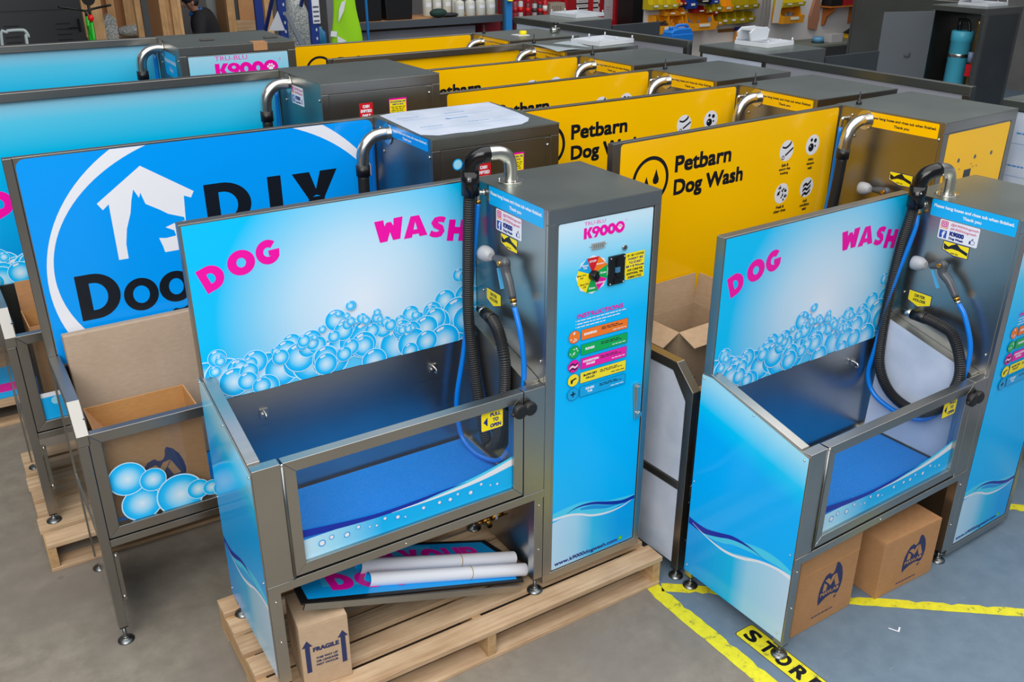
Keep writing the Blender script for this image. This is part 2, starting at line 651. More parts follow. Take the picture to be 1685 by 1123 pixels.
class Art:
    """printed artwork on a flat face: 2-D shapes laid on the plane o + a*u + b*v, stacked outwards along n"""

    def __init__(s, o, u, v, n):
        s.o, s.u, s.v, s.n = Vector(o), Vector(u), Vector(v), Vector(n)
        s.mb = MB()
        s.k = 0.0006

    def p3(s, a, b, off=0.0):
        return s.o + s.u * a + s.v * b + s.n * (s.k + off)

    def up(s, d=0.00003):
        s.k += d

    def poly(s, pts, mat, step=True):
        s.mb.add([s.p3(*p) for p in pts], [list(range(len(pts)))], mat)
        if step:
            s.up()

    def rect(s, a0, a1, b0, b1, mat, rad=0.0):
        if not rad:
            return s.poly([(a0, b0), (a1, b0), (a1, b1), (a0, b1)], mat)
        pts = []
        for cx, cy, st in ((a1 - rad, b0 + rad, -90), (a1 - rad, b1 - rad, 0), (a0 + rad, b1 - rad, 90), (a0 + rad, b0 + rad, 180)):
            pts += [(cx + rad * math.cos(math.radians(st + t)), cy + rad * math.sin(math.radians(st + t))) for t in (0, 30, 60, 90)]
        s.poly(pts, mat)

    def disc(s, a, b, r, mat, n=28, rb=None):
        rb = rb or r
        s.poly([(a + r * math.cos(2 * PI * k / n), b + rb * math.sin(2 * PI * k / n)) for k in range(n)], mat)

    def ring(s, a, b, ro, ri, mat, n=72, cl=None):
        for k in range(n):
            t, w = 2 * PI * k / n, 2 * PI * (k + 1) / n
            q = [(a + ri * math.cos(t), b + ri * math.sin(t)), (a + ro * math.cos(t), b + ro * math.sin(t)), (a + ro * math.cos(w), b + ro * math.sin(w)), (a + ri * math.cos(w), b + ri * math.sin(w))]
            if cl:
                q = clip(q, *cl)
                if len(q) < 3:
                    continue
            s.poly(q, mat, False)
        s.up()

    def band(s, top, bot, mat):
        """filled strip between two poly-lines with the same number of points (smoothed)"""
        def sm(pts):
            P = [pts[0]] + list(pts) + [pts[-1]]
            o = []
            for i in range(1, len(P) - 2):
                for k in range(6):
                    t = k / 6
                    o.append(tuple(0.5 * ((2 * P[i][j]) + (P[i + 1][j] - P[i - 1][j]) * t + (2 * P[i - 1][j] - 5 * P[i][j] + 4 * P[i + 1][j] - P[i + 2][j]) * t * t + (3 * P[i][j] - P[i - 1][j] - 3 * P[i + 1][j] + P[i + 2][j]) * t ** 3) for j in (0, 1)))
            o.append(tuple(pts[-1]))
            return o
        T, B = sm(top), sm(bot)
        n = len(T)
        vs = [s.p3(*p) for p in T] + [s.p3(*p) for p in B]
        s.mb.add(vs, [(n + i, n + i + 1, i + 1, i) for i in range(n - 1)], mat)
        s.up()

    def bubble(s, a, b, r, cl, hi=True):
        n = 30
        q = clip([(a + r * math.cos(2 * PI * k / n), b + r * math.sin(2 * PI * k / n)) for k in range(n)], *cl)
        if len(q) < 3:
            return
        s.mb.uv[len(s.mb.f)] = [((x - a) / r, (y - b) / r) for x, y in q]
        s.poly(q, 'bubble')
        if hi and b + r * 0.8 < cl[3] and a - r > cl[0] and a + r < cl[1] and b > cl[2]:
            h = [(a + r * rr * math.cos(math.radians(t)), b + r * rr * math.sin(math.radians(t))) for rr, ts in ((0.86, (88, 100, 112, 124)), (0.70, (122, 112, 102, 92))) for t in ts]
            s.poly(h, 'white')

    def text(s, t, a0, a1, b0, b1, mat, bold=0.0, rot=0.0, shear=0.0, res=3, copies=8):
        vs, fs = text2d(t, res, shear)
        w, h = a1 - a0 - 2 * bold, b1 - b0 - 2 * bold
        ca, cb = (a0 + a1) / 2, (b0 + b1) / 2
        cr, sr = math.cos(rot), math.sin(rot)
        offs = [(0, 0)]
        if bold:
            offs += [(bold, bold), (-bold, -bold), (bold, -bold), (-bold, bold)]
            if copies > 4:
                offs += [(bold, 0), (-bold, 0), (0, bold), (0, -bold)]
            if bold > 0.0055:
                h_ = bold / 2
                offs += [(sx * bold, sy * h_) for sx in (-1, 1) for sy in (-1, 1)] + [(sx * h_, sy * bold) for sx in (-1, 1) for sy in (-1, 1)] + [(sx * h_, sy * h_) for sx in (-1, 0, 1) for sy in (-1, 0, 1) if sx or sy]
        for i, (ox, oy) in enumerate(offs):
            P = []
            for x, y in vs:
                x, y = (x - 0.5) * w + ox, (y - 0.5) * h + oy
                P.append(s.p3(ca + x * cr - y * sr, cb + x * sr + y * cr, i * 0.000006))
            s.mb.add(P, fs, mat)
        s.up(len(offs) * 0.000006 + 0.00003)

    def heavy(s, ch, ca, cb, w, h, mat, rot=0.0):
        """one extra-bold poster capital, centred on (ca, cb)"""
        cr, sr = math.cos(rot), math.sin(rot)
        w, h = w * 1.06, h * 1.04

        def put(quads):
            for q_ in quads:
                P = []
                for x, y in q_:
                    x, y = (x - 0.5) * w, (y - 0.5) * h
                    P.append(s.p3(ca + x * cr - y * sr, cb + x * sr + y * cr))
                s.mb.add(P, [list(range(len(P)))], mat)
                s.up(0.000006)

        def ribbon(o_, i_, closed=False):
            n = len(o_)
            put([[o_[k], o_[(k + 1) % n], i_[(k + 1) % n], i_[k]] for k in range(n if closed else n - 1)])

        def arc(cx, cy, rx, ry, a0, a1, n=18):
            return [(cx + rx * math.cos(math.radians(a0 + (a1 - a0) * k / n)), cy + ry * math.sin(math.radians(a0 + (a1 - a0) * k / n))) for k in range(n + 1)]

        if ch == 'O':
            ribbon(arc(.5, .5, .5, .5, 0, 360, 36), arc(.5, .5, .17, .19, 0, 360, 36))
        elif ch == '0':
            ribbon(arc(.5, .5, .5, .5, 0, 360, 32), arc(.5, .5, .15, .20, 0, 360, 32))
        elif ch == 'D':
            put([[(0, 0), (.34, 0), (.34, 1), (0, 1)]])
            ribbon([(.33, 1)] + arc(.42, .5, .58, .5, 90, -90) + [(.33, 0)], [(.33, .70)] + arc(.42, .5, .20, .20, 90, -90) + [(.33, .30)])
        elif ch == 'G':
            ribbon(arc(.5, .5, .5, .5, 48, 330, 30), arc(.5, .5, .19, .19, 48, 330, 30))
            put([[(.52, .56), (.52, .34), (.66, .34), (.62, .10), (.94, .26), (.98, .56)]])
        elif ch == 'W':
            put([[(0, 1), (.14, 0), (.40, 0), (.32, 1)][::-1], [(.22, .45), (.40, 0), (.58, .62), (.50, .86), (.42, .86)][::-1], [(.42, .86), (.60, 0), (.74, .42), (.58, .86)][::-1], [(.68, 1), (.60, 0), (.86, 0), (1, 1)][::-1]])
        elif ch == 'A':
            put([[(0, 0), (.34, 0), (.56, 1), (.32, 1)], [(.44, 1), (.66, 0), (1, 0), (.68, 1)], [(.24, .14), (.76, .14), (.72, .36), (.28, .36)]])
        elif ch == 'H':
            put([[(0, 0), (.36, 0), (.36, 1), (0, 1)], [(.64, 0), (1, 0), (1, 1), (.64, 1)], [(.35, .34), (.65, .34), (.65, .66), (.35, .66)]])
        elif ch == 'S':
            c_ = [(.90, .80), (.74, .86), (.54, .865), (.34, .82), (.25, .71), (.34, .60), (.52, .53), (.70, .44), (.76, .31), (.66, .18), (.46, .135), (.26, .16), (.06, .24)]
            o_, i_ = [], []
            for k in range(len(c_)):
                p_, q_ = c_[max(k - 1, 0)], c_[min(k + 1, len(c_) - 1)]
                dx, dy = q_[0] - p_[0], q_[1] - p_[1]
                L_ = math.hypot(dx, dy)
                t_ = 0.150 if 2 < k < 10 else 0.135
                o_.append((c_[k][0] - dy / L_ * t_ * 1.1, c_[k][1] + dx / L_ * t_))
                i_.append((c_[k][0] + dy / L_ * t_ * 1.1, c_[k][1] - dx / L_ * t_))
            ribbon(o_, i_)
        elif ch == 'Y':
            put([[(0, 1), (.32, .36), (.50, .44), (.50, .58), (.38, 1)][::-1], [(.62, 1), (.50, .58), (.50, .44), (.68, .36), (1, 1)][::-1], [(.32, 0), (.68, 0), (.68, .40), (.32, .40)]])
        elif ch == 'U':
            ribbon([(0, 1), (0, .45)] + arc(.5, .42, .5, .42, 180, 360, 16) + [(1, 1)], [(.34, 1), (.34, .45)] + arc(.5, .42, .16, .14, 180, 360, 16) + [(.66, 1)])
        elif ch == 'R':
            put([[(0, 0), (.36, 0), (.36, 1), (0, 1)], [(.36, .40), (.62, 0), (1, 0), (.70, .46)]])
            ribbon([(.35, 1)] + arc(.55, .68, .40, .32, 90, -90, 14) + [(.35, .36)], [(.35, .76)] + arc(.50, .68, .12, .08, 90, -90, 14) + [(.35, .60)])
        elif ch == 'K':
            put([[(0, 0), (.34, 0), (.34, 1), (0, 1)], [(.30, .50), (.62, 1), (1, 1), (.66, .52)][::-1], [(.30, .58), (.66, .56), (1, 0), (.60, 0)][::-1]])
        elif ch == '9':
            ribbon(arc(.5, .66, .5, .34, 0, 360, 28), arc(.5, .67, .15, .11, 0, 360, 28))
            put([[(.98, .60), (.62, 0), (.22, 0), (.60, .42)][::-1]])
        elif ch == 'I':
            put([[(0, 0), (1, 0), (1, 1), (0, 1)]])
        elif ch == 'o':
            ribbon(arc(.5, .5, .5, .5, 0, 360, 36), arc(.5, .5, .24, .27, 0, 360, 36))
        elif ch == 'd':      # wide bold capital D with a large counter
            put([[(0, 0), (.30, 0), (.30, 1), (0, 1)]])
            ribbon([(.29, 1)] + arc(.38, .5, .62, .5, 90, -90) + [(.29, 0)], [(.29, .80)] + arc(.38, .5, .32, .30, 90, -90) + [(.29, .20)])
        elif ch == 'g':
            ribbon(arc(.46, .66, .46, .34, 0, 360, 32), arc(.46, .66, .20, .18, 0, 360, 32))
            put([[(.70, .40), (1, .40), (1, 1), (.74, 1)]])
            ribbon([(1, .42), (1, .25)] + arc(.5, .22, .5, .22, 0, -140, 12), [(.70, .42), (.70, .25)] + arc(.5, .235, .20, .075, 0, -140, 12))
        s.up()

    def dashes(s, a0, a1, b, h, mat, seed=0):
        """a line of print too small to read in the photograph"""
        r = random.Random(seed)
        a = a0
        while a < a1 - 0.006:
            w = min(r.uniform(0.010, 0.026), a1 - a)
            s.poly([(a, b), (a + w, b), (a + w, b + h), (a, b + h)], mat, False)
            a += w + 0.004
        s.up()

    def build(s, name, parent, label=None):
        return s.mb.build(name, parent, label=label)


FR = dict(u=(1, 0, 0), v=(0, 0, 1), n=(0, -1, 0))     # faces the front (-y)
LF = dict(u=(0, -1, 0), v=(0, 0, 1), n=(-1, 0, 0))    # faces left (-x): a runs towards the front


def front_art(y):
    return Art((0, y, 0), **FR)


def left_art(x):
    return Art((x, 0, 0), **LF)


def paw(A, a, b, r, mat):
    A.disc(a, b - r * 0.25, r * 0.5, mat, 14, r * 0.42)
    for dx, dy in ((-0.62, 0.15), (-0.25, 0.55), (0.25, 0.55), (0.62, 0.15)):
        A.disc(a + dx * r, b + dy * r, r * 0.22, mat, 10, r * 0.28)


# ------------------------------------------------------------------ writing shared by the machines
def brand_title(A, a0, b0, w):
    k = w / 0.2
    A.text('TRU-BLU', a0, a0 + 0.096 * k, b0 + 0.050 * k, b0 + 0.064 * k, 'magenta')
    for ch, x, w_ in (('K', 0.018, 0.038), ('9', 0.053, 0.036), ('0', 0.089, 0.037), ('0', 0.125, 0.037)):
        A.heavy(ch, a0 + x * k, b0 + 0.0205 * k, w_ * k, 0.041 * k, 'magenta')
    A.disc(a0 + 0.164 * k, b0 + 0.0205 * k, 0.0225 * k, 'magenta', 28)
    paw(A, a0 + 0.164 * k, b0 + 0.0205 * k, 0.014 * k, 'white')
    A.ring(a0 + 0.193 * k, b0 + 0.044 * k, 0.003 * k, 0.0022 * k, 'magenta', 12)


def notice(root, y0, y1, z0, z1, bgm, fg):
    A = left_art(0)
    A.rect(-y1, -y0, z0, z1, bgm, 0.006)
    h = z1 - z0
    A.text('Please hang hoses and rinse tub when finished.', -y1 + 0.012, -y0 - 0.012, z0 + h * 0.50, z0 + h * 0.74, fg, 0.0007, copies=4)
    A.text('Thank you', -(y0 + y1) / 2 - 0.042, -(y0 + y1) / 2 + 0.042, z0 + h * 0.14, z0 + h * 0.38, fg, 0.0007, copies=4)
    return A.build('notice_sticker', root)


def social(root, y0, y1, z0, z1):
    A = left_art(0)
    a0, a1 = -y1, -y0
    w, h = a1 - a0, z1 - z0
    A.rect(a0, a1, z0, z1, 'white', 0.006)
    s_ = h * 0.40
    A.rect(a0 + 0.006, a0 + 0.006 + s_, z1 - 0.005 - s_, z1 - 0.005, flat(226, 60, 90, 0.35), 0.007)
    A.rect(a0 + 0.006, a0 + 0.006 + s_, z1 - 0.005 - s_, z1 - 0.005 - s_ * 0.72, flat(246, 150, 60, 0.35), 0.0)
    A.rect(a0 + 0.010, a0 + 0.002 + s_, z1 - 0.001 - s_, z1 - 0.009, 'white', 0.006)
    A.rect(a0 + 0.0122, a0 - 0.0002 + s_, z1 + 0.0012 - s_, z1 - 0.0112, flat(206, 40, 140, 0.35), 0.005)
    A.ring(a0 + 0.006 + s_ / 2, z1 - 0.005 - s_ / 2, s_ * 0.2, s_ * 0.12, 'white', 20)
    A.rect(a0 + 0.006, a0 + 0.006 + s_, z0 + 0.005, z0 + 0.005 + s_, flat(40, 80, 170, 0.35))
    A.text('f', a0 + 0.006 + s_ * 0.34, a0 + 0.006 + s_ * 0.78, z0 + 0.005, z0 + 0.003 + s_ * 0.95, 'white', 0.0016)
    A.text('@K9000dogwash', a0 + 0.052, a1 - 0.005, z1 - 0.022, z1 - 0.008, flat(206, 40, 110, 0.35), 0.0002, copies=4)
    A.text('#K9000dogwash', a0 + 0.052, a1 - 0.012, z1 - 0.040, z1 - 0.026, flat(206, 40, 110, 0.35), 0.0002, copies=4)
    A.text('K9000', a0 + 0.052, a0 + 0.118, z0 + 0.022, z0 + 0.042, 'navy', 0.0016)
    A.text('Dog Wash', a0 + 0.052, a0 + 0.118, z0 + 0.004, z0 + 0.017, 'navy', 0.0009, copies=4)
    A.poly([(a1 - 0.038, z0 + 0.010), (a1 - 0.014, z0 + 0.010), (a1 - 0.012, z0 + 0.024), (a1 - 0.022, z0 + 0.026), (a1 - 0.020, z0 + 0.036), (a1 - 0.026, z0 + 0.034), (a1 - 0.032, z0 + 0.024), (a1 - 0.038, z0 + 0.022)], 'navy')
    A.poly([(a1 - 0.030, z0 + 0.012), (a1 - 0.0155, z0 + 0.012), (a1 - 0.014, z0 + 0.0225), (a1 - 0.024, z0 + 0.0245), (a1 - 0.023, z0 + 0.032), (a1 - 0.030, z0 + 0.022)], 'white')
    return A.build('social_sticker', root)


def gun_sticker(root, y0, y1, z0, z1):
    A = left_art(0)
    a0, a1 = -y1, -y0
    h = z1 - z0
    sh = [(a0, z1), (a0, z0 + h * 0.32), (a0 + (a1 - a0) * 0.45, z0), (a1, z0 + h * 0.06), (a1, z1)]
    A.poly(sh, 'navy')
    e = 0.003
    A.poly([(a0 + e, z1 - e), (a0 + e, z0 + h * 0.35), (a0 + (a1 - a0) * 0.46, z0 + e * 1.4), (a1 - e, z0 + h * 0.1), (a1 - e, z1 - e)], 'yellow_sticker')
    w = a1 - a0
    A.poly([(a0 + w * .04, z0 + h * .80), (a0 + w * .22, z0 + h * .62), (a0 + w * .34, z0 + h * .80), (a0 + w * .52, z0 + h * .98), (a0 + w * .66, z0 + h * .72), (a0 + w * .96, z0 + h * .52), (a0 + w * .96, z0 + h * .28), (a0 + w * .62, z0 + h * .50), (a0 + w * .36, z0 + h * .52), (a0 + w * .12, z0 + h * .34), (a0 + w * .05, z0 + h * .44)], 'ink')
    A.text('WASH GUN', a0 + w * .34, a0 + w * .62, z0 + h * .14, z0 + h * .26, 'ink', 0.0003, copies=4)
    return A.build('wash_gun_sticker', root)


def foot(root, x, y, z, h):
    """adjustable foot: round pad, stud; z is the leg's lower end, h the gap below it"""
    b = MB()
    b.lathe([(0.034, -h), (0.034, -h + 0.004), (0.020, -h + 0.010), (0.010, -h + 0.014), (0.008, -h + 0.018), (0.007, 0.0)], 'dark_steel', 20, (x, y, z))
    b.lathe([(0.013, -h + 0.014), (0.013, -h + 0.022)], 'steel', 6, (x, y, z))
    return b.build('foot', root)


def leg(root, x0, x1, y0, y1, z0, z1, h, name='leg', mat='steel_v'):
    b = MB()
    b.box(x0, x1, y0, y1, z0 + 0.006, z1, mat)
    b.box(x0 + .001, x1 - .001, y0 + .001, y1 - .001, z0, z0 + 0.007, 'black')
    o = b.build(name, root, bevel=0.0015)
    foot(o, (x0 + x1) / 2, (y0 + y1) / 2, z0, h)
    return o


def spray_gun(root, x, pts):
    """pts: (y, z) of head, neck, pivot, grip end - hangs parallel to the cabinet side"""
    (hy, hz), (ny, nz), (py, pz), (ey, ez) = pts
    b = MB()
    b.tube([(x, ny, nz), (x, (ny + py) / 2, (nz + pz) / 2 + 0.002), (x, py, pz)], lambda t: 0.013 + 0.008 * t, flat(72, 76, 82, 0.35), 14)
    b.tube([(x, py, pz), (x, py - 0.010, pz - 0.035), (x, (py + ey) / 2 - 0.002, (pz + ez) / 2 - 0.004), (x, ey, ez)], lambda t: 0.021 - 0.006 * t, flat(72, 76, 82, 0.35), 14)
    b.sphere((x, py, pz), 0.022, 0.024, 0.024, flat(72, 76, 82, 0.35))
    o = b.build('spray_gun', root)
    h = MB()
    d = Vector((0, hy - ny, hz - nz)).normalized()
    c = Vector((x, hy, hz))
    h.tube([c - d * 0.036, c - d * 0.016, c + d * 0.008, c + d * 0.024, c + d * 0.029], lambda t: (0.015, 0.028, 0.032, 0.031, 0.022)[min(4, int(t * 4.999))], flat(160, 163, 168, 0.4), 18, smooth_path=False)
    h.build('spray_head', o)
    v = MB()
    v.cyl((x - 0.030, py, pz + 0.004), (x - 0.012, py, pz + 0.004), 0.010, 'brass', 12)
    v.cyl((x - 0.024, py, pz + 0.004), (x - 0.012, py, pz + 0.004), 0.014, flat(72, 76, 82, 0.35), 12)
    v.build('flow_valve', o)
    t = MB()
    t.bar((x - 0.004, py + 0.038, pz - 0.030), (x - 0.004, (py + ey) / 2 + 0.040, ez + 0.016), 0.012, 0.010, flat(70, 160, 210, 0.35), up=(0, 1, 0))
    t.build('trigger', o)
    k = MB()
    d = Vector((0, ey - py, ez - pz)).normalized()
    e = Vector((x, ey, ez))
    k.cyl(e, e + d * 0.016, 0.013, 'brass', 12)
    k.cyl(e + d * 0.016, e + d * 0.03, 0.011, 'chrome', 12)
    k.build('hose_connector', o)
    return o


def screws(root, pts, axis, r=0.006):
    b = MB()
    for p in pts:
        p = Vector(p)
        d = Vector(((-1, 0, 0), (0, -1, 0), (0, 0, 1))[axis])
        b.tube([p, p + d * 0.003, p + d * 0.0055], lambda t: (r, r * 0.9, r * 0.4)[int(t * 2.01)], 'chrome', 10, smooth_path=False)
    return b.build('screw_heads', root)


# ------------------------------------------------------------------ the compact machine (blue bubble panel)
W1, D1, L1, H1, HT1, HS1, ZS1 = 0.520, 0.564, 1.145, 1.650, 0.958, 1.074, 0.489


def bubble_pile(A, cl, prof, seed, n, r0, r1):
    rnd = random.Random(seed)
    xs = [cl[0] + (cl[1] - cl[0]) * i / 24 for i in range(25)]
    A.band([(x_, cl[2] + prof(x_) * 0.60) for x_ in xs], [(x_, cl[2]) for x_ in xs], flat(86, 200, 246, 0.25))
    x = cl[0]
    while x < cl[1]:
        h = prof(min(max(x, cl[0]), cl[1]))
        A.bubble(x, cl[2] + h * rnd.uniform(0.25, 0.55), rnd.uniform(0.06, 0.085), cl)
        x += rnd.uniform(0.05, 0.08)
    L = []
    for i in range(n):
        x = rnd.uniform(cl[0], cl[1])
        h = prof(x)
        z = cl[2] + h * (rnd.random() ** 0.8)
        r = rnd.uniform(r0, r1) * (1.15 if z < cl[2] + h * 0.6 else 0.75)
        L.append((z + r * 0.4, x, z, r))
    L.sort(key=lambda t: (-t[3] * 0.6 - t[2] * 0.35))
    for _, x, z, r in L:
        A.bubble(x, z, r, cl)


def lerp_prof(pts):
    def f(x):
        for (a, h), (b, k) in zip(pts, pts[1:]):
            if a <= x <= b:
                return h + (k - h) * (x - a) / (b - a)
        return pts[-1][1]
    return f


def compact_machine(root, film_liner, valve, foot_l, foot_c, hose_black, hose_blue, gun, nozzle):
    # --- cabinet
    b = MB()
    b.box(0, W1, 0.016, 0.535, 0.012, H1, 'steel')
    b.box(0, W1, 0.0, 0.016, H1 - 0.056, H1, 'steel')
    b.box(0, W1, 0.0, 0.016, 0.012, 0.052, 'steel')
    b.box(0, 0.036, 0.0, 0.016, 0.052, H1 - 0.056, 'steel_v')
    b.box(W1 - 0.030, W1, 0.0, 0.016, 0.052, H1 - 0.056, 'steel_v')
    b.build('cabinet', root, bevel=0.002)
    b = MB()
    b.box(0.0, W1, 0.0, 0.535, H1 - 0.0005, H1 + 0.001, 'steel_top')
    b.build('lid', root)
    # --- door
    b = MB()
    b.box(0.038, W1 - 0.032, 0.004, 0.016, 0.054, H1 - 0.058, 'steel')
    dr = b.build('cabinet_door', root, bevel=0.0015)
    A = front_art(0.004)
    A.rect(0.047, 0.484, 0.058, 1.589, 'door', 0.008)
    A.band([(0.048, 0.345), (0.121, 0.352), (0.19, 0.352), (0.26, 0.335), (0.33, 0.310), (0.483, 0.290)], [(0.048, 0.318), (0.121, 0.312), (0.19, 0.300), (0.26, 0.268), (0.33, 0.252), (0.483, 0.272)], 'wave_cyan')
    A.band([(0.19, 0.322), (0.254, 0.316), (0.333, 0.286), (0.41, 0.272)], [(0.19, 0.314), (0.254, 0.296), (0.333, 0.272), (0.41, 0.268)], 'wave_mid')
    A.band([(0.048, 0.322), (0.128, 0.316), (0.19, 0.297), (0.257, 0.268), (0.336, 0.252), (0.416, 0.254), (0.483, 0.274)], [(0.048, 0.310), (0.128, 0.306), (0.19, 0.287), (0.257, 0.257), (0.336, 0.243), (0.416, 0.248), (0.483, 0.271)], 'white')
    A.band([(0.121, 0.323), (0.178, 0.338), (0.254, 0.332), (0.333, 0.306), (0.414, 0.284), (0.483, 0.286)], [(0.121, 0.3215), (0.178, 0.331), (0.254, 0.319), (0.333, 0.289), (0.414, 0.266), (0.483, 0.268)], 'wave_navy')
    A.text('www.k9000dogwash.com', 0.062, 0.398, 0.066, 0.092, 'navy', 0.0011, copies=6)
    A.disc(0.417, 0.083, 0.011, flat(60, 190, 40, 0.3), 20)
    A.poly([(0.410, 0.080), (0.416, 0.088), (0.420, 0.084), (0.425, 0.080)], flat(200, 220, 40, 0.4))
    brand_title(A, 0.161, 1.516, 0.2)
    cols = [('red', 'STOP'), ('orange', 'Shampoo'), ('green', 'Rinse'), ('magenta', 'Conditioner'), ('green', 'Rinse'), ('yellow_sticker', 'Blow Dry LO'), ('yellow_sticker', 'Blow Dry HI'), ('sky', 'Rinse Tub')]
    cx, cz, R = 0.205, 1.370, 0.074
    A.disc(cx, cz, R + 0.003, 'white', 8)
    for i, (c, t) in enumerate(cols):
        a0 = math.radians(90 + 22.5 - 45 * i)
        a1 = math.radians(90 - 22.5 - 45 * i)
        A.poly([(cx, cz), (cx + R * math.cos(a1), cz + R * math.sin(a1)), (cx + R * math.cos(a0), cz + R * math.sin(a0))][::-1] if False else [(cx, cz), (cx + R * math.cos(a1), cz + R * math.sin(a1)), (cx + R * math.cos(a0), cz + R * math.sin(a0))], c, False)
        am = (a0 + a1) / 2
        tx, tz = cx + R * 0.68 * math.cos(am), cz + R * 0.72 * math.sin(am)
        A.up(0.00003)
        ls = [t] if ' ' not in t else [t.rsplit(' ', 1)[0], t.rsplit(' ', 1)[1]]
        for n_, tt in enumerate(ls):
            k = 0.016 if t == 'STOP' else 0.0024 * len(tt) + 0.0016
            zc_ = tz + (0.0 if len(ls) == 1 else 0.005 - 0.010 * n_)
            A.text(tt, tx - k, tx + k, zc_ - 0.0042, zc_ + 0.0042, 'white' if c != 'yellow_sticker' else 'ink', 0.0004, copies=4)
    A.poly([(0.348, 1.372), (0.360, 1.408), (0.358, 1.424), (0.452, 1.424), (0.454, 1.316), (0.362, 1.316), (0.360, 1.336)][::-1], 'yellow_sticker')
    for i, (t, c) in enumerate((('$1 $2 COINS', 'ink'), ('INSERT $8', 'navy'), ('TO START', 'navy'), ('$8 = 8 Minutes', 'navy'), ('ADD COINS FOR', 'ink'), ('ADDITIONAL TIME', 'ink'), ('DURING CYCLE', 'ink'))):
        z = 1.408 - i * 0.0148
        w = (0.040, 0.036, 0.032, 0.044, 0.038, 0.041, 0.034)[i]
        A.text(t, 0.408 - w, 0.408 + w, z, z + 0.0098, c, 0.0005, copies=4)
    A.text('INSTRUCTIONS', 0.139, 0.360, 1.204, 1.223, 'magenta', 0.0007)
    for i, (x1, s_) in enumerate(((0.374, 1), (0.345, 2), (0.280, 3))):
        A.disc(0.1345, 1.1945 - i * 0.013, 0.0022, 'yellow_sticker', 8)
        A.dashes(0.141, x1, 1.192 - i * 0.013, 0.0045, 'white', s_)
    bars = [(1.110, 1.153, 'orange', 'SHAMPOO', 'white'), (1.046, 1.090, 'green', 'RINSE', 'white'), (0.985, 1.031, 'magenta', 'CONDITION\nRINSE', 'white'), (0.924, 0.970, 'yellow_sticker', 'BLOW DRY\nHI-LO', 'ink'), (0.863, 0.908, 'sky', 'RINSE\nTUB', 'white')]
    for i, (z0, z1, c, t, tc) in enumerate(bars):
        A.rect(0.1615, 0.3885, z0 - 0.001, z1 + 0.001, 'navy')
        A.rect(0.1628, 0.3872, z0, z1, c)
        zc = (z0 + z1) / 2
        A.disc(0.129, zc, 0.0275, 'navy', 28)
        A.disc(0.129, zc, 0.0263, c, 28)
        if '\n' in t:
            for k, tt in enumerate(t.split('\n')):
                w = 0.0042 * len(tt)
                A.text(tt, 0.211 - w, 0.211 + w, zc + 0.003 - k * 0.014, zc + 0.013 - k * 0.014, tc, 0.0008, copies=4)
        else:
            w = 0.0044 * len(t)
            A.text(t, 0.205 - w, 0.205 + w, zc - 0.005, zc + 0.006, tc, 0.0009, copies=4)
        A.dashes(0.258, 0.345, zc + 0.009, 0.0036, 'ink', 10 + i)
        A.dashes(0.258, 0.368, zc + 0.002, 0.0036, 'ink', 20 + i)
        A.dashes(0.315, 0.380, zc - 0.014, 0.0036, 'white' if tc == 'white' else 'ink', 30 + i)
        rn = random.Random(i)
        if i in (0, 1):
            for _ in range(8):
                t_ = rn.uniform(0, 6.3)
                r_ = rn.uniform(0.004, 0.019)
                A.disc(0.129 + r_ * math.cos(t_), zc + r_ * math.sin(t_), rn.uniform(0.002, 0.0042), 'white', 10)
        elif i == 2:
            for k, cc in enumerate(('ink', 'white', 'ink')):
                z_ = zc + 0.010 - k * 0.010
                A.band([(0.110, z_ - 0.004), (0.122, z_ + 0.004), (0.136, z_ - 0.003), (0.148, z_ + 0.004)], [(0.110, z_ - 0.010), (0.122, z_ - 0.003), (0.136, z_ - 0.009), (0.148, z_ - 0.003)], cc)
        elif i == 3:
            A.poly([(0.116, zc + 0.002), (0.140, zc + 0.009), (0.146, zc + 0.004), (0.128, zc - 0.002), (0.124, zc - 0.014), (0.117, zc - 0.014)], 'ink')
        else:
            A.rect(0.126, 0.132, zc - 0.012, zc + 0.012, 'ink')
            A.rect(0.117, 0.141, zc - 0.003, zc + 0.003, 'ink')
    A.build('door_artwork', dr)
    b = MB()
    b.box(0.196, 0.254, -0.002, 0.004, 1.470, 1.494, flat(150, 158, 160, 0.3))
    for k in range(5):
        b.box(0.202 + k * 0.010, 0.207 + k * 0.010, -0.0026, -0.002, 1.475, 1.489, flat(110, 120, 122, 0.3))
    b.build('time_display', dr)
    b = MB()
    b.cyl((0.350, 0.004, 1.452), (0.350, -0.004, 1.452), 0.011, 'chrome', 18)
    b.cyl((0.350, -0.004, 1.452), (0.350, -0.006, 1.452), 0.006, 'dark_steel', 12)
    b.build('cylinder_lock', dr)
    b = MB()
    b.box(0.277, 0.352, -0.006, 0.004, 1.312, 1.427, 'black')
    b.box(0.308, 0.321, -0.010, -0.006, 1.345, 1.415, 'black_gloss')
    b.box(0.305, 0.324, -0.014, -0.006, 1.362, 1.382, flat(60, 120, 160, 0.3))
    b.box(0.300, 0.330, -0.009, -0.006, 1.318, 1.338, 'black_gloss')
    b.build('coin_slot', dr)
    screws(dr, [(0.283, -0.006, 1.420), (0.346, -0.006, 1.420), (0.283, -0.006, 1.318), (0.346, -0.006, 1.318), (0.190, 0.003, 1.484), (0.260, 0.003, 1.486)], 1, 0.0035)
    b = MB()
    b.tube([(0.205, 0.004, 1.368), (0.205, -0.010, 1.368), (0.205, -0.026, 1.368)], lambda t: 0.020 - 0.006 * t, 'black_gloss', 14, smooth_path=False)
    b.box(0.199, 0.211, -0.030, -0.010, 1.352, 1.392, 'black_gloss')
    b.build('selector_knob', dr, bevel=0.002)
    b = MB()
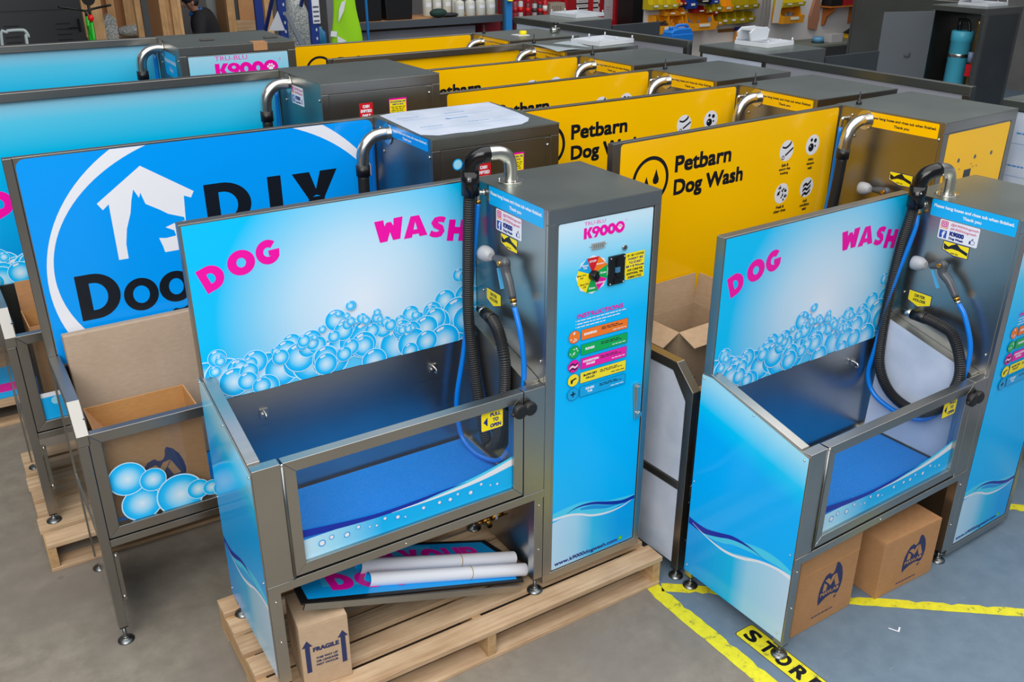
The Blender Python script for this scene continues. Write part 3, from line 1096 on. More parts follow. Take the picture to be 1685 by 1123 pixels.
    b.prism([(0.436, 0.846), (0.466, 0.846), (0.470, 0.815), (0.472, 0.690), (0.462, 0.676), (0.448, 0.680), (0.436, 0.815)], 1, -0.008, 0.004, 'chrome')
    b.prism([(0.442, 0.836), (0.462, 0.836), (0.460, 0.800), (0.456, 0.720), (0.446, 0.720), (0.446, 0.800)], 1, -0.016, -0.008, 'chrome')
    b.cyl((0.463, -0.020, 0.706), (0.463, -0.006, 0.706), 0.012, 'chrome', 16)
    b.build('door_handle', dr, bevel=0.001)
    # --- stickers on the cabinet's tub side
    notice(root, 0.029, 0.410, 1.576, 1.649, 'cyan', 'white')
    social(root, 0.175, 0.357, 1.487, 1.572)
    gun_sticker(root, 0.203, 0.325, 1.425, 1.484)
    A = left_art(0)
    A.poly([(-0.439, 1.221), (-0.439, 1.170), (-0.384, 1.150), (-0.324, 1.172), (-0.324, 1.221)], 'navy')
    A.poly([(-0.436, 1.218), (-0.436, 1.172), (-0.384, 1.153), (-0.327, 1.174), (-0.327, 1.218)], 'yellow_sticker')
    A.text('DRYER', -0.408, -0.356, 1.194, 1.208, 'ink', 0.0007, copies=4)
    A.text('HOLDER', -0.412, -0.350, 1.174, 1.188, 'ink', 0.0007, copies=4)
    A.build('dryer_holder_sticker', root)
    screws(root, [(-0.001, 0.035, 1.05), (-0.001, 0.46, 1.20)], 0)
    # --- back panel
    b = MB()
    b.box(-L1, -0.0, 0.5215, D1, 0.968, H1, 'steel')
    bp = b.build('back_panel', root, bevel=0.002)
    A = front_art(0.5215)
    cl = (-L1 + 0.008, -0.002, 0.971, H1 - 0.006)
    A.rect(*cl, 'splash')
    for ch, x, z, w, h, r in (('D', -1.058, 1.447, 0.078, 0.090, 0.36), ('O', -0.952, 1.481, 0.094, 0.090, 0.1), ('G', -0.853, 1.502, 0.084, 0.088, 0.06), ('W', -0.378, 1.503, 0.112, 0.083, 0.03), ('A', -0.268, 1.499, 0.096, 0.082, 0.0), ('S', -0.170, 1.480, 0.070, 0.082, -0.10), ('H', -0.085, 1.452, 0.078, 0.084, -0.18)):
        A.heavy(ch, x, z, w, h, 'magenta', r)
    bubble_pile(A, cl, lerp_prof([(-1.14, .20), (-1.0, .13), (-.80, .17), (-.60, .22), (-.5, .20), (-.38, .14), (-.25, .20), (-.15, .26), (0, .36)]), 5, 62, 0.026, 0.066)
    rnd = random.Random(9)
    for i in range(26):
        t = rnd.random()
        x = -0.82 + 0.52 * t
        z = 1.08 + 0.16 * math.sin(PI * min(1, t * 1.1)) * rnd.uniform(0.55, 1.0)
        A.bubble(x, z, rnd.uniform(0.012, 0.028), cl)
    A.build('panel_artwork', bp)
    # --- tub
    b = MB()
    b.box(-L1 + 0.045, -0.06, 0.520, 0.535, ZS1, 0.968, 'steel')
    b.box(-L1 + 0.02, -0.02, 0.02, 0.535, ZS1 - 0.034, ZS1, 'steel')
    b.prism([(0.03, ZS1), (0.525, ZS1), (0.525, 1.06), (0.03, 0.93)], 0, -L1 + 0.03, -L1 + 0.045, 'steel')
    tub = b.build('tub', root)
    b = MB()
    b.prism([(0.046, ZS1), (0.520, ZS1), (0.520, 1.090), (0.046, 0.968)], 0, -0.060, -0.002, 'steel')
    b.build('tub_liner', tub)
    if film_liner:
        b = MB()
        b.prism([(0.075, ZS1 + 0.02), (0.500, ZS1 + 0.02), (0.480, 1.078), (0.110, 0.985), (0.085, 0.93)], 0, -0.0625, -0.0603, 'film')
        b.build('protective_film', tub, label='white protective film on tub wall')
    b = MB()
    b.box(-L1 + 0.06, -0.075, 0.055, 0.505, ZS1, ZS1 + 0.016, 'mat')
    b.build('tub_mat', root, bevel=0.003)
    for x in (-0.941, -0.217):
        b = MB()
        b.box(x - 0.016, x + 0.016, 0.514, 0.5205, 0.856, 0.892, 'chrome')
        b.tube([(x, 0.514, 0.884), (x, 0.492, 0.880), (x, 0.486, 0.866), (x, 0.500, 0.860)], 0.004, 'chrome', 8)
        b.build('tether_hook', root, bevel=0.001)
    # --- frame
    b = MB()
    b.box(-L1, -1.049, 0.0, 0.045, ZS1, HT1, 'steel_v')
    b.build('front_post', root, bevel=0.002)
    b = MB()
    b.box(-0.097, -0.001, 0.0, 0.045, ZS1, HT1, 'steel_v')
    b.build('front_post', root, bevel=0.002)
    b = MB()
    b.box(-L1, -0.001, -0.004, 0.045, ZS1 - 0.035, ZS1, 'steel')
    b.build('lower_rail', root, bevel=0.0015)
    b = MB()
    b.prism([(0.0455, HT1 - 0.036), (0.522, HS1 - 0.04), (0.522, HS1), (0.0455, HT1 + 0.006)], 0, -L1, -L1 + 0.044, 'steel')
    b.build('side_rail', root, bevel=0.002)
    b = MB()
    b.prism([(0.004, 0.076), (D1, 0.076), (D1, 1.062), (0.508, 1.066), (0.004, 0.946)], 0, -L1 - 0.004, -L1 - 0.0005, 'steel')
    sp = b.build('side_panel', root)
    A = left_art(-L1 - 0.004)
    A.poly([(-D1, 0.076), (-0.004, 0.076), (-0.004, 0.944), (-0.508, 1.064), (-D1, 1.060)], 'side')
    neg = lambda pts: [(-p, z) for p, z in pts]
    A.band(neg([(0.562, 0.350), (0.447, 0.345), (0.36, 0.372), (0.30, 0.400), (0.17, 0.440), (0.08, 0.446), (0.006, 0.430)]), neg([(0.562, 0.335), (0.447, 0.325), (0.36, 0.345), (0.30, 0.372), (0.17, 0.400), (0.08, 0.412), (0.006, 0.410)]), 'wave_cyan')
    A.band(neg([(0.562, 0.362), (0.514, 0.357), (0.452, 0.361), (0.374, 0.388), (0.317, 0.409), (0.26, 0.416), (0.20, 0.413), (0.128, 0.401)]), neg([(0.562, 0.329), (0.50, 0.325), (0.45, 0.334), (0.38, 0.362), (0.33, 0.385), (0.27, 0.402), (0.20, 0.408), (0.128, 0.400)]), 'wave_navy')
    A.band(neg([(0.540, 0.343), (0.447, 0.322), (0.344, 0.319), (0.25, 0.344), (0.162, 0.383), (0.075, 0.405), (0.006, 0.410)]), neg([(0.540, 0.341), (0.447, 0.317), (0.344, 0.307), (0.25, 0.330), (0.162, 0.371), (0.075, 0.392), (0.006, 0.390)]), 'white')
    A.build('panel_artwork', sp)
    screws(sp, [(-L1 - 0.004, y, z) for y, z in ((0.552, 1.046), (0.280, 0.999), (0.022, 0.929), (0.548, 0.111), (0.026, 0.111), (0.022, 0.50), (0.552, 0.55))], 0, 0.0045)
    leg(root, -L1, -1.101, 0.0, 0.044, 0.041, ZS1 - 0.035, foot_l)
    leg(root, -L1, -1.101, D1 - 0.044, D1, 0.041, 0.968, foot_l)
    leg(root, -0.045, -0.003, 0.0, 0.044, 0.041, ZS1 - 0.035, foot_l)
    leg(root, -0.045, -0.003, D1 - 0.044, D1, 0.041, ZS1 - 0.035, foot_l)
    if foot_c > 0.01:
        for x in (0.05, W1 - 0.05):
            for y in (0.05, 0.48):
                foot(root, x, y, 0.012, foot_c)
    screws(root, [(-1.122, 0.0, 0.42), (-1.122, 0.0, 0.24), (-0.024, 0.0, 0.42), (-0.024, 0.0, 0.20), (-0.62, -0.004, 0.472)], 1, 0.004)
    # --- gate
    b = MB()
    x0, x1, z0, z1, t = -1.041, -0.101, 0.497, HT1, 0.042
    for pl_ in ([(x0, z0), (x1, z0), (x1 - t, z0 + t), (x0 + t, z0 + t)], [(x0, z1), (x0 + t, z1 - t), (x1 - t, z1 - t), (x1, z1)], [(x0, z0), (x0 + t, z0 + t), (x0 + t, z1 - t), (x0, z1)], [(x1, z0), (x1, z1), (x1 - t, z1 - t), (x1 - t, z0 + t)]):
        b.prism(pl_, 1, 0.0, 0.042, 'steel')
    gt = b.build('gate', root, bevel=0.002)
    b = MB()
    b.box(x0 + t, x1 - t, 0.018, 0.022, z0 + t, z1 - t, 'acrylic')
    b.build('clear_pane', gt)
    A = front_art(0.0175)
    a0, a1, zb = x0 + t, x1 - t, z0 + t
    A.band([(a0, 0.622), (-0.831, 0.622), (-0.744, 0.619), (-0.623, 0.620), (-0.471, 0.622), (-0.348, 0.632), (-0.25, 0.650), (a1, 0.676)], [(a0, zb), (-0.831, zb), (-0.744, zb), (-0.623, zb), (-0.471, zb), (-0.348, zb), (-0.25, zb), (a1, zb)], 'gate_print')
    A.band([(-0.55, 0.622), (-0.471, 0.628), (-0.348, 0.640), (-0.25, 0.656), (a1, 0.680)], [(-0.55, 0.612), (-0.471, 0.615), (-0.348, 0.625), (-0.25, 0.642), (a1, 0.668)], 'wave_cyan')
    A.band([(-0.66, 0.614), (-0.55, 0.614), (-0.471, 0.617), (-0.348, 0.628), (-0.25, 0.644), (a1, 0.670)], [(-0.66, 0.611), (-0.55, 0.608), (-0.471, 0.608), (-0.348, 0.613), (-0.25, 0.622), (a1, 0.640)], 'white')
    A.band([(a0, 0.664), (-0.831, 0.641), (-0.70, 0.629), (-0.55, 0.630), (-0.45, 0.634), (-0.348, 0.634)], [(a0, 0.633), (-0.831, 0.619), (-0.70, 0.612), (-0.55, 0.616), (-0.45, 0.626), (-0.348, 0.633)], 'wave_navy')
    for x, z, r in ((-0.282, 0.602, .008), (-0.241, 0.584, .005), (-0.21, 0.579, .007), (-0.329, 0.581, .011), (-0.385, 0.594, .007), (-0.418, 0.582, .010), (-0.464, 0.585, .009), (-0.531, 0.586, .009), (-0.931, 0.585, .014), (-0.894, 0.596, .010), (-0.837, 0.584, .012), (-0.792, 0.600, .009), (-0.749, 0.585, .005), (-0.722, 0.580, .006), (-0.688, 0.598, .008), (-0.637, 0.585, .010), (-0.607, 0.575, .005)):
        A.disc(x, z, r, 'wave_mid', 16)
        A.disc(x, z, r * 0.72, 'white', 14)
    A.build('pane_artwork', gt)
    A = front_art(0.0172)
    A.rect(-0.279, -0.181, 0.829, 0.909, 'navy', 0.006)
    A.rect(-0.277, -0.183, 0.831, 0.907, 'yellow_sticker', 0.006)
    A.poly([(-0.268, 0.868), (-0.250, 0.848), (-0.250, 0.888)], 'navy')
    for t_, z, w in (('PULL', 0.885, 0.023), ('TO', 0.862, 0.013), ('OPEN', 0.839, 0.024)):
        A.text(t_, -0.215 - w, -0.215 + w, z, z + 0.016, 'navy', 0.001, copies=6)
    A.build('pull_sticker', gt)
    b = MB()
    b.tube([(-0.128, -0.002, 0.893), (-0.128, -0.014, 0.893), (-0.128, -0.028, 0.893), (-0.128, -0.034, 0.893)], lambda t_: (0.024, 0.030, 0.030, 0.020)[int(t_ * 3.01)], 'black_rubber', 18, smooth_path=False)
    b.cyl((-0.150, -0.018, 0.888), (-0.165, -0.018, 0.884), 0.009, 'black_rubber', 12, 0.007)
    b.build('latch_knob', gt, bevel=0.003)
    b = MB()
    b.tube([(-0.083, -0.002, 0.893), (-0.083, -0.014, 0.893), (-0.083, -0.028, 0.893), (-0.083, -0.034, 0.893)], lambda t_: (0.024, 0.028, 0.028, 0.018)[int(t_ * 3.01)], 'black_rubber', 18, smooth_path=False)
    b.build('latch_keeper', root, bevel=0.003)
    b = MB()
    b.cyl((-1.045, -0.002, 0.50), (-1.045, -0.002, 0.952), 0.0055, 'dark_steel', 10)
    b.sphere((-1.045, -0.003, 0.954), 0.006, 0.006, 0.006, 'chrome', 8, 6)
    b.build('gate_hinge', root)
    # --- air duct and hoses
    b = MB()
    b.tube([(0.097, 0.41, H1), (0.097, 0.41, H1 + 0.060), (0.086, 0.411, H1 + 0.096), (0.056, 0.412, H1 + 0.116), (0.020, 0.414, H1 + 0.120), (-0.006, 0.416, H1 + 0.119)], 0.027, 'chrome', 20)
    dk = b.build('air_duct', root)
    b = MB()
    b.cyl((0.097, 0.41, H1 + 0.001), (0.097, 0.41, H1 + 0.005), 0.052, 'chrome', 26)
    for a in (0.4, 2.5, 4.6):
        b.cyl((0.097 + 0.043 * math.cos(a), 0.41 + 0.043 * math.sin(a), H1 + 0.005), (0.097 + 0.043 * math.cos(a), 0.41 + 0.043 * math.sin(a), H1 + 0.014), 0.005, 'chrome', 8)
    b.build('duct_flange', dk)
    hb = hose_black
    b = MB()
    b.tube([(0.004, 0.415, H1 + 0.1195), (-0.022, 0.420, H1 + 0.118), (-0.046, 0.436, H1 + 0.104), (-0.058, 0.446, H1 + 0.076), (-0.060, 0.450, H1 + 0.040)], 0.032, 'black_gloss', 18)
    b.tube([(-0.060, 0.450, H1 + 0.056), (hb[0][0], hb[0][1], hb[0][2] - 0.05)], 0.036, 'black_gloss', 18, smooth_path=False)
    b.sphere((-0.085, 0.418, H1 + 0.03), 0.005, 0.005, 0.005, 'chrome', 8, 6)
    b.sphere((0.000, 0.386, H1 + 0.106), 0.004, 0.004, 0.004, 'chrome', 8, 6)
    b.build('duct_elbow', root)
    b = MB()
    b.tube(hb, 0.0245, 'black_rubber', 14, 14, ridge=0.0046)
    b.build('air_hose', root)
    b = MB()
    n0, n1 = Vector(nozzle[0]), Vector(nozzle[1])
    b.cyl(n0, n0.lerp(n1, 0.62), 0.026, 'black', 16, 0.024)
    b.cyl(n0.lerp(n1, 0.6), n1, 0.019, 'chrome', 16)
    b.build('dryer_nozzle', root)
    b = MB()
    b.tube([(0.0, 0.445, 1.612), (-0.018, 0.447, 1.612), (-0.026, 0.449, 1.606), (-0.026, 0.452, 1.560)], 0.009, 'chrome', 12)
    b.cyl((0.0, 0.445, 1.612), (-0.010, 0.446, 1.612), 0.014, 'chrome', 8)
    b.cyl((-0.026, 0.452, 1.585), (-0.026, 0.452, 1.570), 0.012, 'brass', 8)
    b.build('water_outlet', root)
    b = MB()
    b.tube(hose_blue, 0.0108, 'hose_blue', 12, 8)
    b.build('water_hose', root)
    spray_gun(root, gun[0], gun[1])
    if valve:
        b = MB()
        b.cyl((-0.10, 0.33, 0.168), (-0.055, 0.33, 0.172), 0.012, 'brass', 12)
        b.cyl((-0.055, 0.33, 0.172), (-0.002, 0.33, 0.176), 0.015, 'brass', 12)
        b.cyl((-0.075, 0.33, 0.166), (-0.062, 0.33, 0.128), 0.013, 'brass', 12)
        b.cyl((-0.040, 0.33, 0.173), (-0.030, 0.33, 0.174), 0.019, 'white_plastic', 14)
        b.cyl((-0.122, 0.33, 0.166), (-0.10, 0.33, 0.168), 0.008, 'brass', 10)
        b.build('drain_valve', root)


A_root = thing('dog_wash_machine', 'blue bubble printed dog wash machine standing on the front wooden pallet', 'dog wash', (0, 0, 0.178), 0.0, 'blue bubble dog wash machines')
compact_machine(A_root, False, True, 0.068, 0.0,
    [(-0.060, 0.450, 1.66), (-0.068, 0.450, 1.56), (-0.078, 0.450, 1.29), (-0.085, 0.44, 1.10), (-0.088, 0.40, 0.90), (-0.090, 0.34, 0.70), (-0.090, 0.285, 0.575), (-0.090, 0.215, 0.64), (-0.086, 0.165, 0.87), (-0.082, 0.163, 0.98), (-0.080, 0.178, 1.05), (-0.066, 0.238, 1.112), (-0.056, 0.305, 1.138)],
    [(-0.026, 0.452, 1.57), (-0.030, 0.458, 1.50), (-0.038, 0.462, 1.40), (-0.062, 0.464, 1.20), (-0.098, 0.466, 0.94), (-0.135, 0.470, 0.72), (-0.130, 0.455, 0.575), (-0.122, 0.400, 0.523), (-0.112, 0.30, 0.520), (-0.086, 0.19, 0.56), (-0.074, 0.10, 0.72), (-0.058, 0.074, 0.89), (-0.052, 0.074, 1.03), (-0.052, 0.098, 1.15), (-0.052, 0.142, 1.245)],
    (-0.052, [(0.345, 1.397), (0.285, 1.400), (0.212, 1.401), (0.155, 1.278)]),
    [(-0.055, 0.300, 1.137), (-0.045, 0.415, 1.142)])

C_root = thing('dog_wash_machine', 'blue bubble printed dog wash machine on the slate blue painted floor at right', 'dog wash', (1.8334, -0.6817, 0.0154), 0.0331, 'blue bubble dog wash machines')
compact_machine(C_root, True, False, 0.056, 0.026,
    [(-0.058, 0.452, 1.66), (-0.058, 0.462, 1.56), (-0.060, 0.480, 1.42), (-0.066, 0.488, 1.20), (-0.084, 0.480, 1.0), (-0.090, 0.458, 0.845), (-0.090, 0.378, 0.740), (-0.090, 0.251, 0.708), (-0.088, 0.141, 0.764), (-0.084, 0.085, 0.91), (-0.080, 0.098, 1.02), (-0.066, 0.163, 1.112), (-0.060, 0.234, 1.132), (-0.056, 0.305, 1.138)],
    [(-0.026, 0.452, 1.57), (-0.036, 0.444, 1.52), (-0.048, 0.450, 1.44), (-0.075, 0.480, 1.20), (-0.100, 0.490, 0.94), (-0.104, 0.500, 0.79), (-0.100, 0.447, 0.70), (-0.096, 0.318, 0.665), (-0.092, 0.197, 0.685), (-0.080, 0.114, 0.786), (-0.060, 0.075, 0.94), (-0.052, 0.080, 1.08), (-0.052, 0.130, 1.20), (-0.052, 0.170, 1.25)],
    (-0.052, [(0.387, 1.368), (0.330, 1.374), (0.278, 1.392), (0.190, 1.274)]),
    [(-0.055, 0.300, 1.137), (-0.045, 0.415, 1.128)])

# ------------------------------------------------------------------ the tall machine
W2, D2, L2, H2, HT2 = 0.641, 0.602, 1.532, 1.857, 0.921
PY = 0.570


def art_diy(A, cl):
    A.rect(cl[0] + 0.004, cl[1] - 0.004, cl[2] + 0.004, cl[3] - 0.004, 'diy', 0.035)
    lim = (cl[0] + 0.006, cl[1] - 0.006, cl[2] + 0.006, cl[3] - 0.005)
    for k in range(120):
        t, w = 2 * PI * k / 120, 2 * PI * (k + 1) / 120
        q_ = clip([(-0.698 + 0.742 * math.cos(t), 1.349 + 0.550 * math.sin(t)), (-0.698 + 0.772 * math.cos(t), 1.310 + 0.662 * math.sin(t)), (-0.698 + 0.772 * math.cos(w), 1.310 + 0.662 * math.sin(w)), (-0.698 + 0.742 * math.cos(w), 1.349 + 0.550 * math.sin(w))], *lim)
        if len(q_) > 2:
            A.poly(q_, 'white', False)
    A.up()
    A.poly([(-1.044, 1.768), (-1.232, 1.637), (-1.214, 1.607), (-1.188, 1.628), (-1.188, 1.388), (-0.905, 1.388), (-0.889, 1.62), (-0.861, 1.607), (-0.846, 1.633)], 'white')
    A.poly([(-1.150, 1.386), (-1.149, 1.451), (-1.136, 1.515), (-1.111, 1.579), (-1.099, 1.632), (-1.085, 1.675), (-1.068, 1.637), (-1.060, 1.658), (-1.047, 1.608), (-0.992, 1.573), (-0.964, 1.552), (-0.902, 1.528), (-0.899, 1.513), (-0.945, 1.507), (-0.982, 1.495), (-0.950, 1.477), (-0.945, 1.453), (-0.986, 1.449), (-1.016, 1.454), (-1.006, 1.419), (-1.000, 1.386)], 'diy')
    A.poly([(-0.982, 1.496), (-0.945, 1.508), (-0.92, 1.497), (-0.95, 1.484)], 'white')
    A.heavy('d', -0.705, 1.552, 0.186, 0.193, 'ink')
    A.heavy('I', -0.495, 1.550, 0.058, 0.190, 'ink')
    A.heavy('Y', -0.305, 1.548, 0.202, 0.186, 'ink')
    A.heavy('d', -1.289, 1.250, 0.156, 0.191, 'ink')
    A.heavy('o', -1.125, 1.221, 0.134, 0.142, 'ink')
    A.heavy('g', -0.972, 1.194, 0.146, 0.200, 'ink')
    A.text('Wash', -0.80, -0.26, 1.154, 1.345, 'ink', 0.013, copies=12)


def art_k9(A, cl):
    A.rect(cl[0], cl[1], cl[2], cl[3], 'splash_tall')
    for ch, x, z, w, h, r in (('D', -1.39, 1.365, 0.100, 0.115, 0.45), ('O', -1.27, 1.41, 0.118, 0.112, 0.15), ('G', -1.15, 1.44, 0.105, 0.110, 0.08), ('W', -0.55, 1.44, 0.140, 0.104, 0.03), ('A', -0.41, 1.435, 0.120, 0.103, 0.0), ('S', -0.29, 1.41, 0.088, 0.103, -0.10), ('H', -0.18, 1.38, 0.098, 0.105, -0.18)):
        A.heavy(ch, x, z, w, h, 'magenta', r)
    bubble_pile(A, cl, lerp_prof([(-1.53, .22), (-1.2, .16), (-.8, .22), (-.5, .18), (0, .36)]), 3, 70, 0.03, 0.08)


def drop(A, a, b, w, h, mat):
    pts = [(a, b + h * 0.62)]
    for t in range(-50, 231, 20):
        pts.append((a - w / 2 * math.cos(math.radians(t + 0)) * 1.0, b - h * 0.12 - (h * 0.26) * math.sin(math.radians(t))))
    A.poly(pts, mat)


def art_pet(A, cl):
    A.rect(cl[0] + 0.012, cl[1] - 0.010, cl[2] + 0.004, cl[3] - 0.004, 'pet', 0.016)
    A.ring(-1.300, 1.665, 0.110, 0.093, 'ink', 48)
    for a, b, s_ in ((-1.325, 1.640, 1.0), (-1.268, 1.672, 0.9)):
        A.poly([(a, b + 0.048 * s_), (a - 0.012 * s_, b + 0.016 * s_), (a - 0.021 * s_, b - 0.006 * s_), (a - 0.017 * s_, b - 0.023 * s_), (a, b - 0.030 * s_), (a + 0.017 * s_, b - 0.023 * s_), (a + 0.021 * s_, b - 0.006 * s_), (a + 0.012 * s_, b + 0.016 * s_)], 'ink')
    A.text('Petbarn', -1.154, -0.788, 1.679, 1.756, 'ink', 0.0036, copies=8)
    A.text('Dog Wash', -1.153, -0.694, 1.552, 1.648, 'ink', 0.0036, copies=8)
    for a, b in ((-0.388, 1.677), (-0.190, 1.680), (-0.388, 1.461), (-0.193, 1.462)):
        A.disc(a, b, 0.052, 'white', 36)
    a, b = -0.388, 1.677
    A.band([(a - 0.036, b + 0.026), (a - 0.010, b + 0.020), (a + 0.018, b + 0.034), (a + 0.024, b + 0.046)], [(a - 0.034, b + 0.016), (a - 0.006, b + 0.010), (a + 0.024, b + 0.024), (a + 0.032, b + 0.038)], 'ink')
    A.poly([(a - 0.010, b - 0.020), (a - 0.004, b - 0.027), (a + 0.050, b + 0.004), (a + 0.047, b + 0.014)], 'ink')
    A.ring(a - 0.022, b - 0.033, 0.011, 0.0065, 'ink', 14)
    a, b = -0.190, 1.680
    A.disc(a - 0.010, b - 0.012, 0.021, 'ink', 20)
    A.disc(a - 0.012, b + 0.026, 0.009, 'ink', 14)
    A.disc(a + 0.018, b + 0.020, 0.011, 'ink', 14)
    A.disc(a + 0.021, b - 0.008, 0.006, 'ink', 12)
    A.disc(a - 0.017, b - 0.006, 0.004, 'white', 10)
    a, b = -0.388, 1.461
    rn = random.Random(4)
    for i in range(17):
        t, r_ = rn.uniform(0, 6.28), 0.044 * math.sqrt(rn.random())
        drop(A, a + r_ * math.cos(t), b + r_ * math.sin(t), rn.uniform(0.006, 0.015), rn.uniform(0.012, 0.024), 'ink')
    a, b = -0.193, 1.462
    for k in range(3):
        o_ = 0.030 - k * 0.024
        A.band([(a - 0.030, b + o_ - 0.016), (a - 0.012, b + o_ - 0.004), (a + 0.006, b + o_ - 0.010), (a + 0.030, b + o_ + 0.008)], [(a - 0.030, b + o_ - 0.030), (a - 0.012, b + o_ - 0.018), (a + 0.006, b + o_ - 0.024), (a + 0.030, b + o_ - 0.006)], 'ink')
    for a, b, tx in ((-0.388, 1.606, ('Safe &', 'secure dog', 'holding')), (-0.190, 1.606, ('Silky', 'shampoo', 'wash')), (-0.388, 1.392, ('Fresh &', 'clean rinse')), (-0.193, 1.392, ('Soft', 'condition', 'wash'))):
        for i, t in enumerate(tx):
            w = 0.0042 * len(t)
            A.text(t, a - w, a + w, b - 0.008 - i * 0.021, b + 0.008 - i * 0.021, 'ink', 0.0006, copies=4)


def cash_sticker(A, x0, z1, w=0.072, h=0.080):
    A.rect(x0, x0 + w, z1 - h, z1, 'red', 0.003)
    for i, t in enumerate(('CASH', 'EMPTIED', 'DAILY')):
        k = (0.018, 0.030, 0.022)[i]
        A.text(t, x0 + w / 2 - k, x0 + w / 2 + k, z1 - 0.024 - i * 0.022, z1 - 0.009 - i * 0.022, 'white', 0.0010, copies=4)


def time_sticker(A, x0, z1, w=0.096, h=0.082):
    A.rect(x0, x0 + w, z1 - h, z1, 'magenta')
    A.rect(x0 + 0.003, x0 + w - 0.003, z1 - h + 0.003, z1 - 0.008, 'yellow_sticker')
    A.text('FOR ADDITIONAL TIME', x0 + 0.006, x0 + w - 0.006, z1 - 0.022, z1 - 0.013, 'navy', 0.0004, copies=4)
    A.text('INSERT $1 OR $2', x0 + 0.018, x0 + w - 0.018, z1 - 0.035, z1 - 0.026, 'navy', 0.0004, copies=4)
    for i in range(4):
        A.dashes(x0 + 0.010 + 0.004 * (i % 2), x0 + w - 0.010 - 0.005 * (i % 2), z1 - 0.045 - i * 0.009, 0.0035, 'ink', 50 + i)


def film_prints(A, a0, a1, b0, b1, seed):
    """protective film with its blue maker's marks too small or worn to read"""
    blue = flat(70, 130, 190, 0.4)
    rn = random.Random(seed)
    n = max(1, int((b1 - b0) / 0.16))
    for i in range(n):
        b = b0 + (b1 - b0) * (i + 0.5) / n
        a = a0 + rn.uniform(0.02, 0.10) * (a1 - a0)
        while a < a1 - 0.16:
            A.dashes(a, a + 0.11, b, 0.008, blue, seed * 7 + i)
            a += 0.24
        A.poly([(a0 + 0.02, b - 0.05), (a1 - 0.02, b - 0.05), (a1 - 0.02, b - 0.048), (a0 + 0.02, b - 0.048)], blue)
    ax, az = (a0 + a1) / 2, (b0 + b1) / 2
    A.poly([(ax - 0.06, az), (ax - 0.035, az - 0.016), (ax - 0.035, az - 0.005), (ax + 0.06, az - 0.005), (ax + 0.06, az + 0.005), (ax - 0.035, az + 0.005), (ax - 0.035, az + 0.016)], blue)


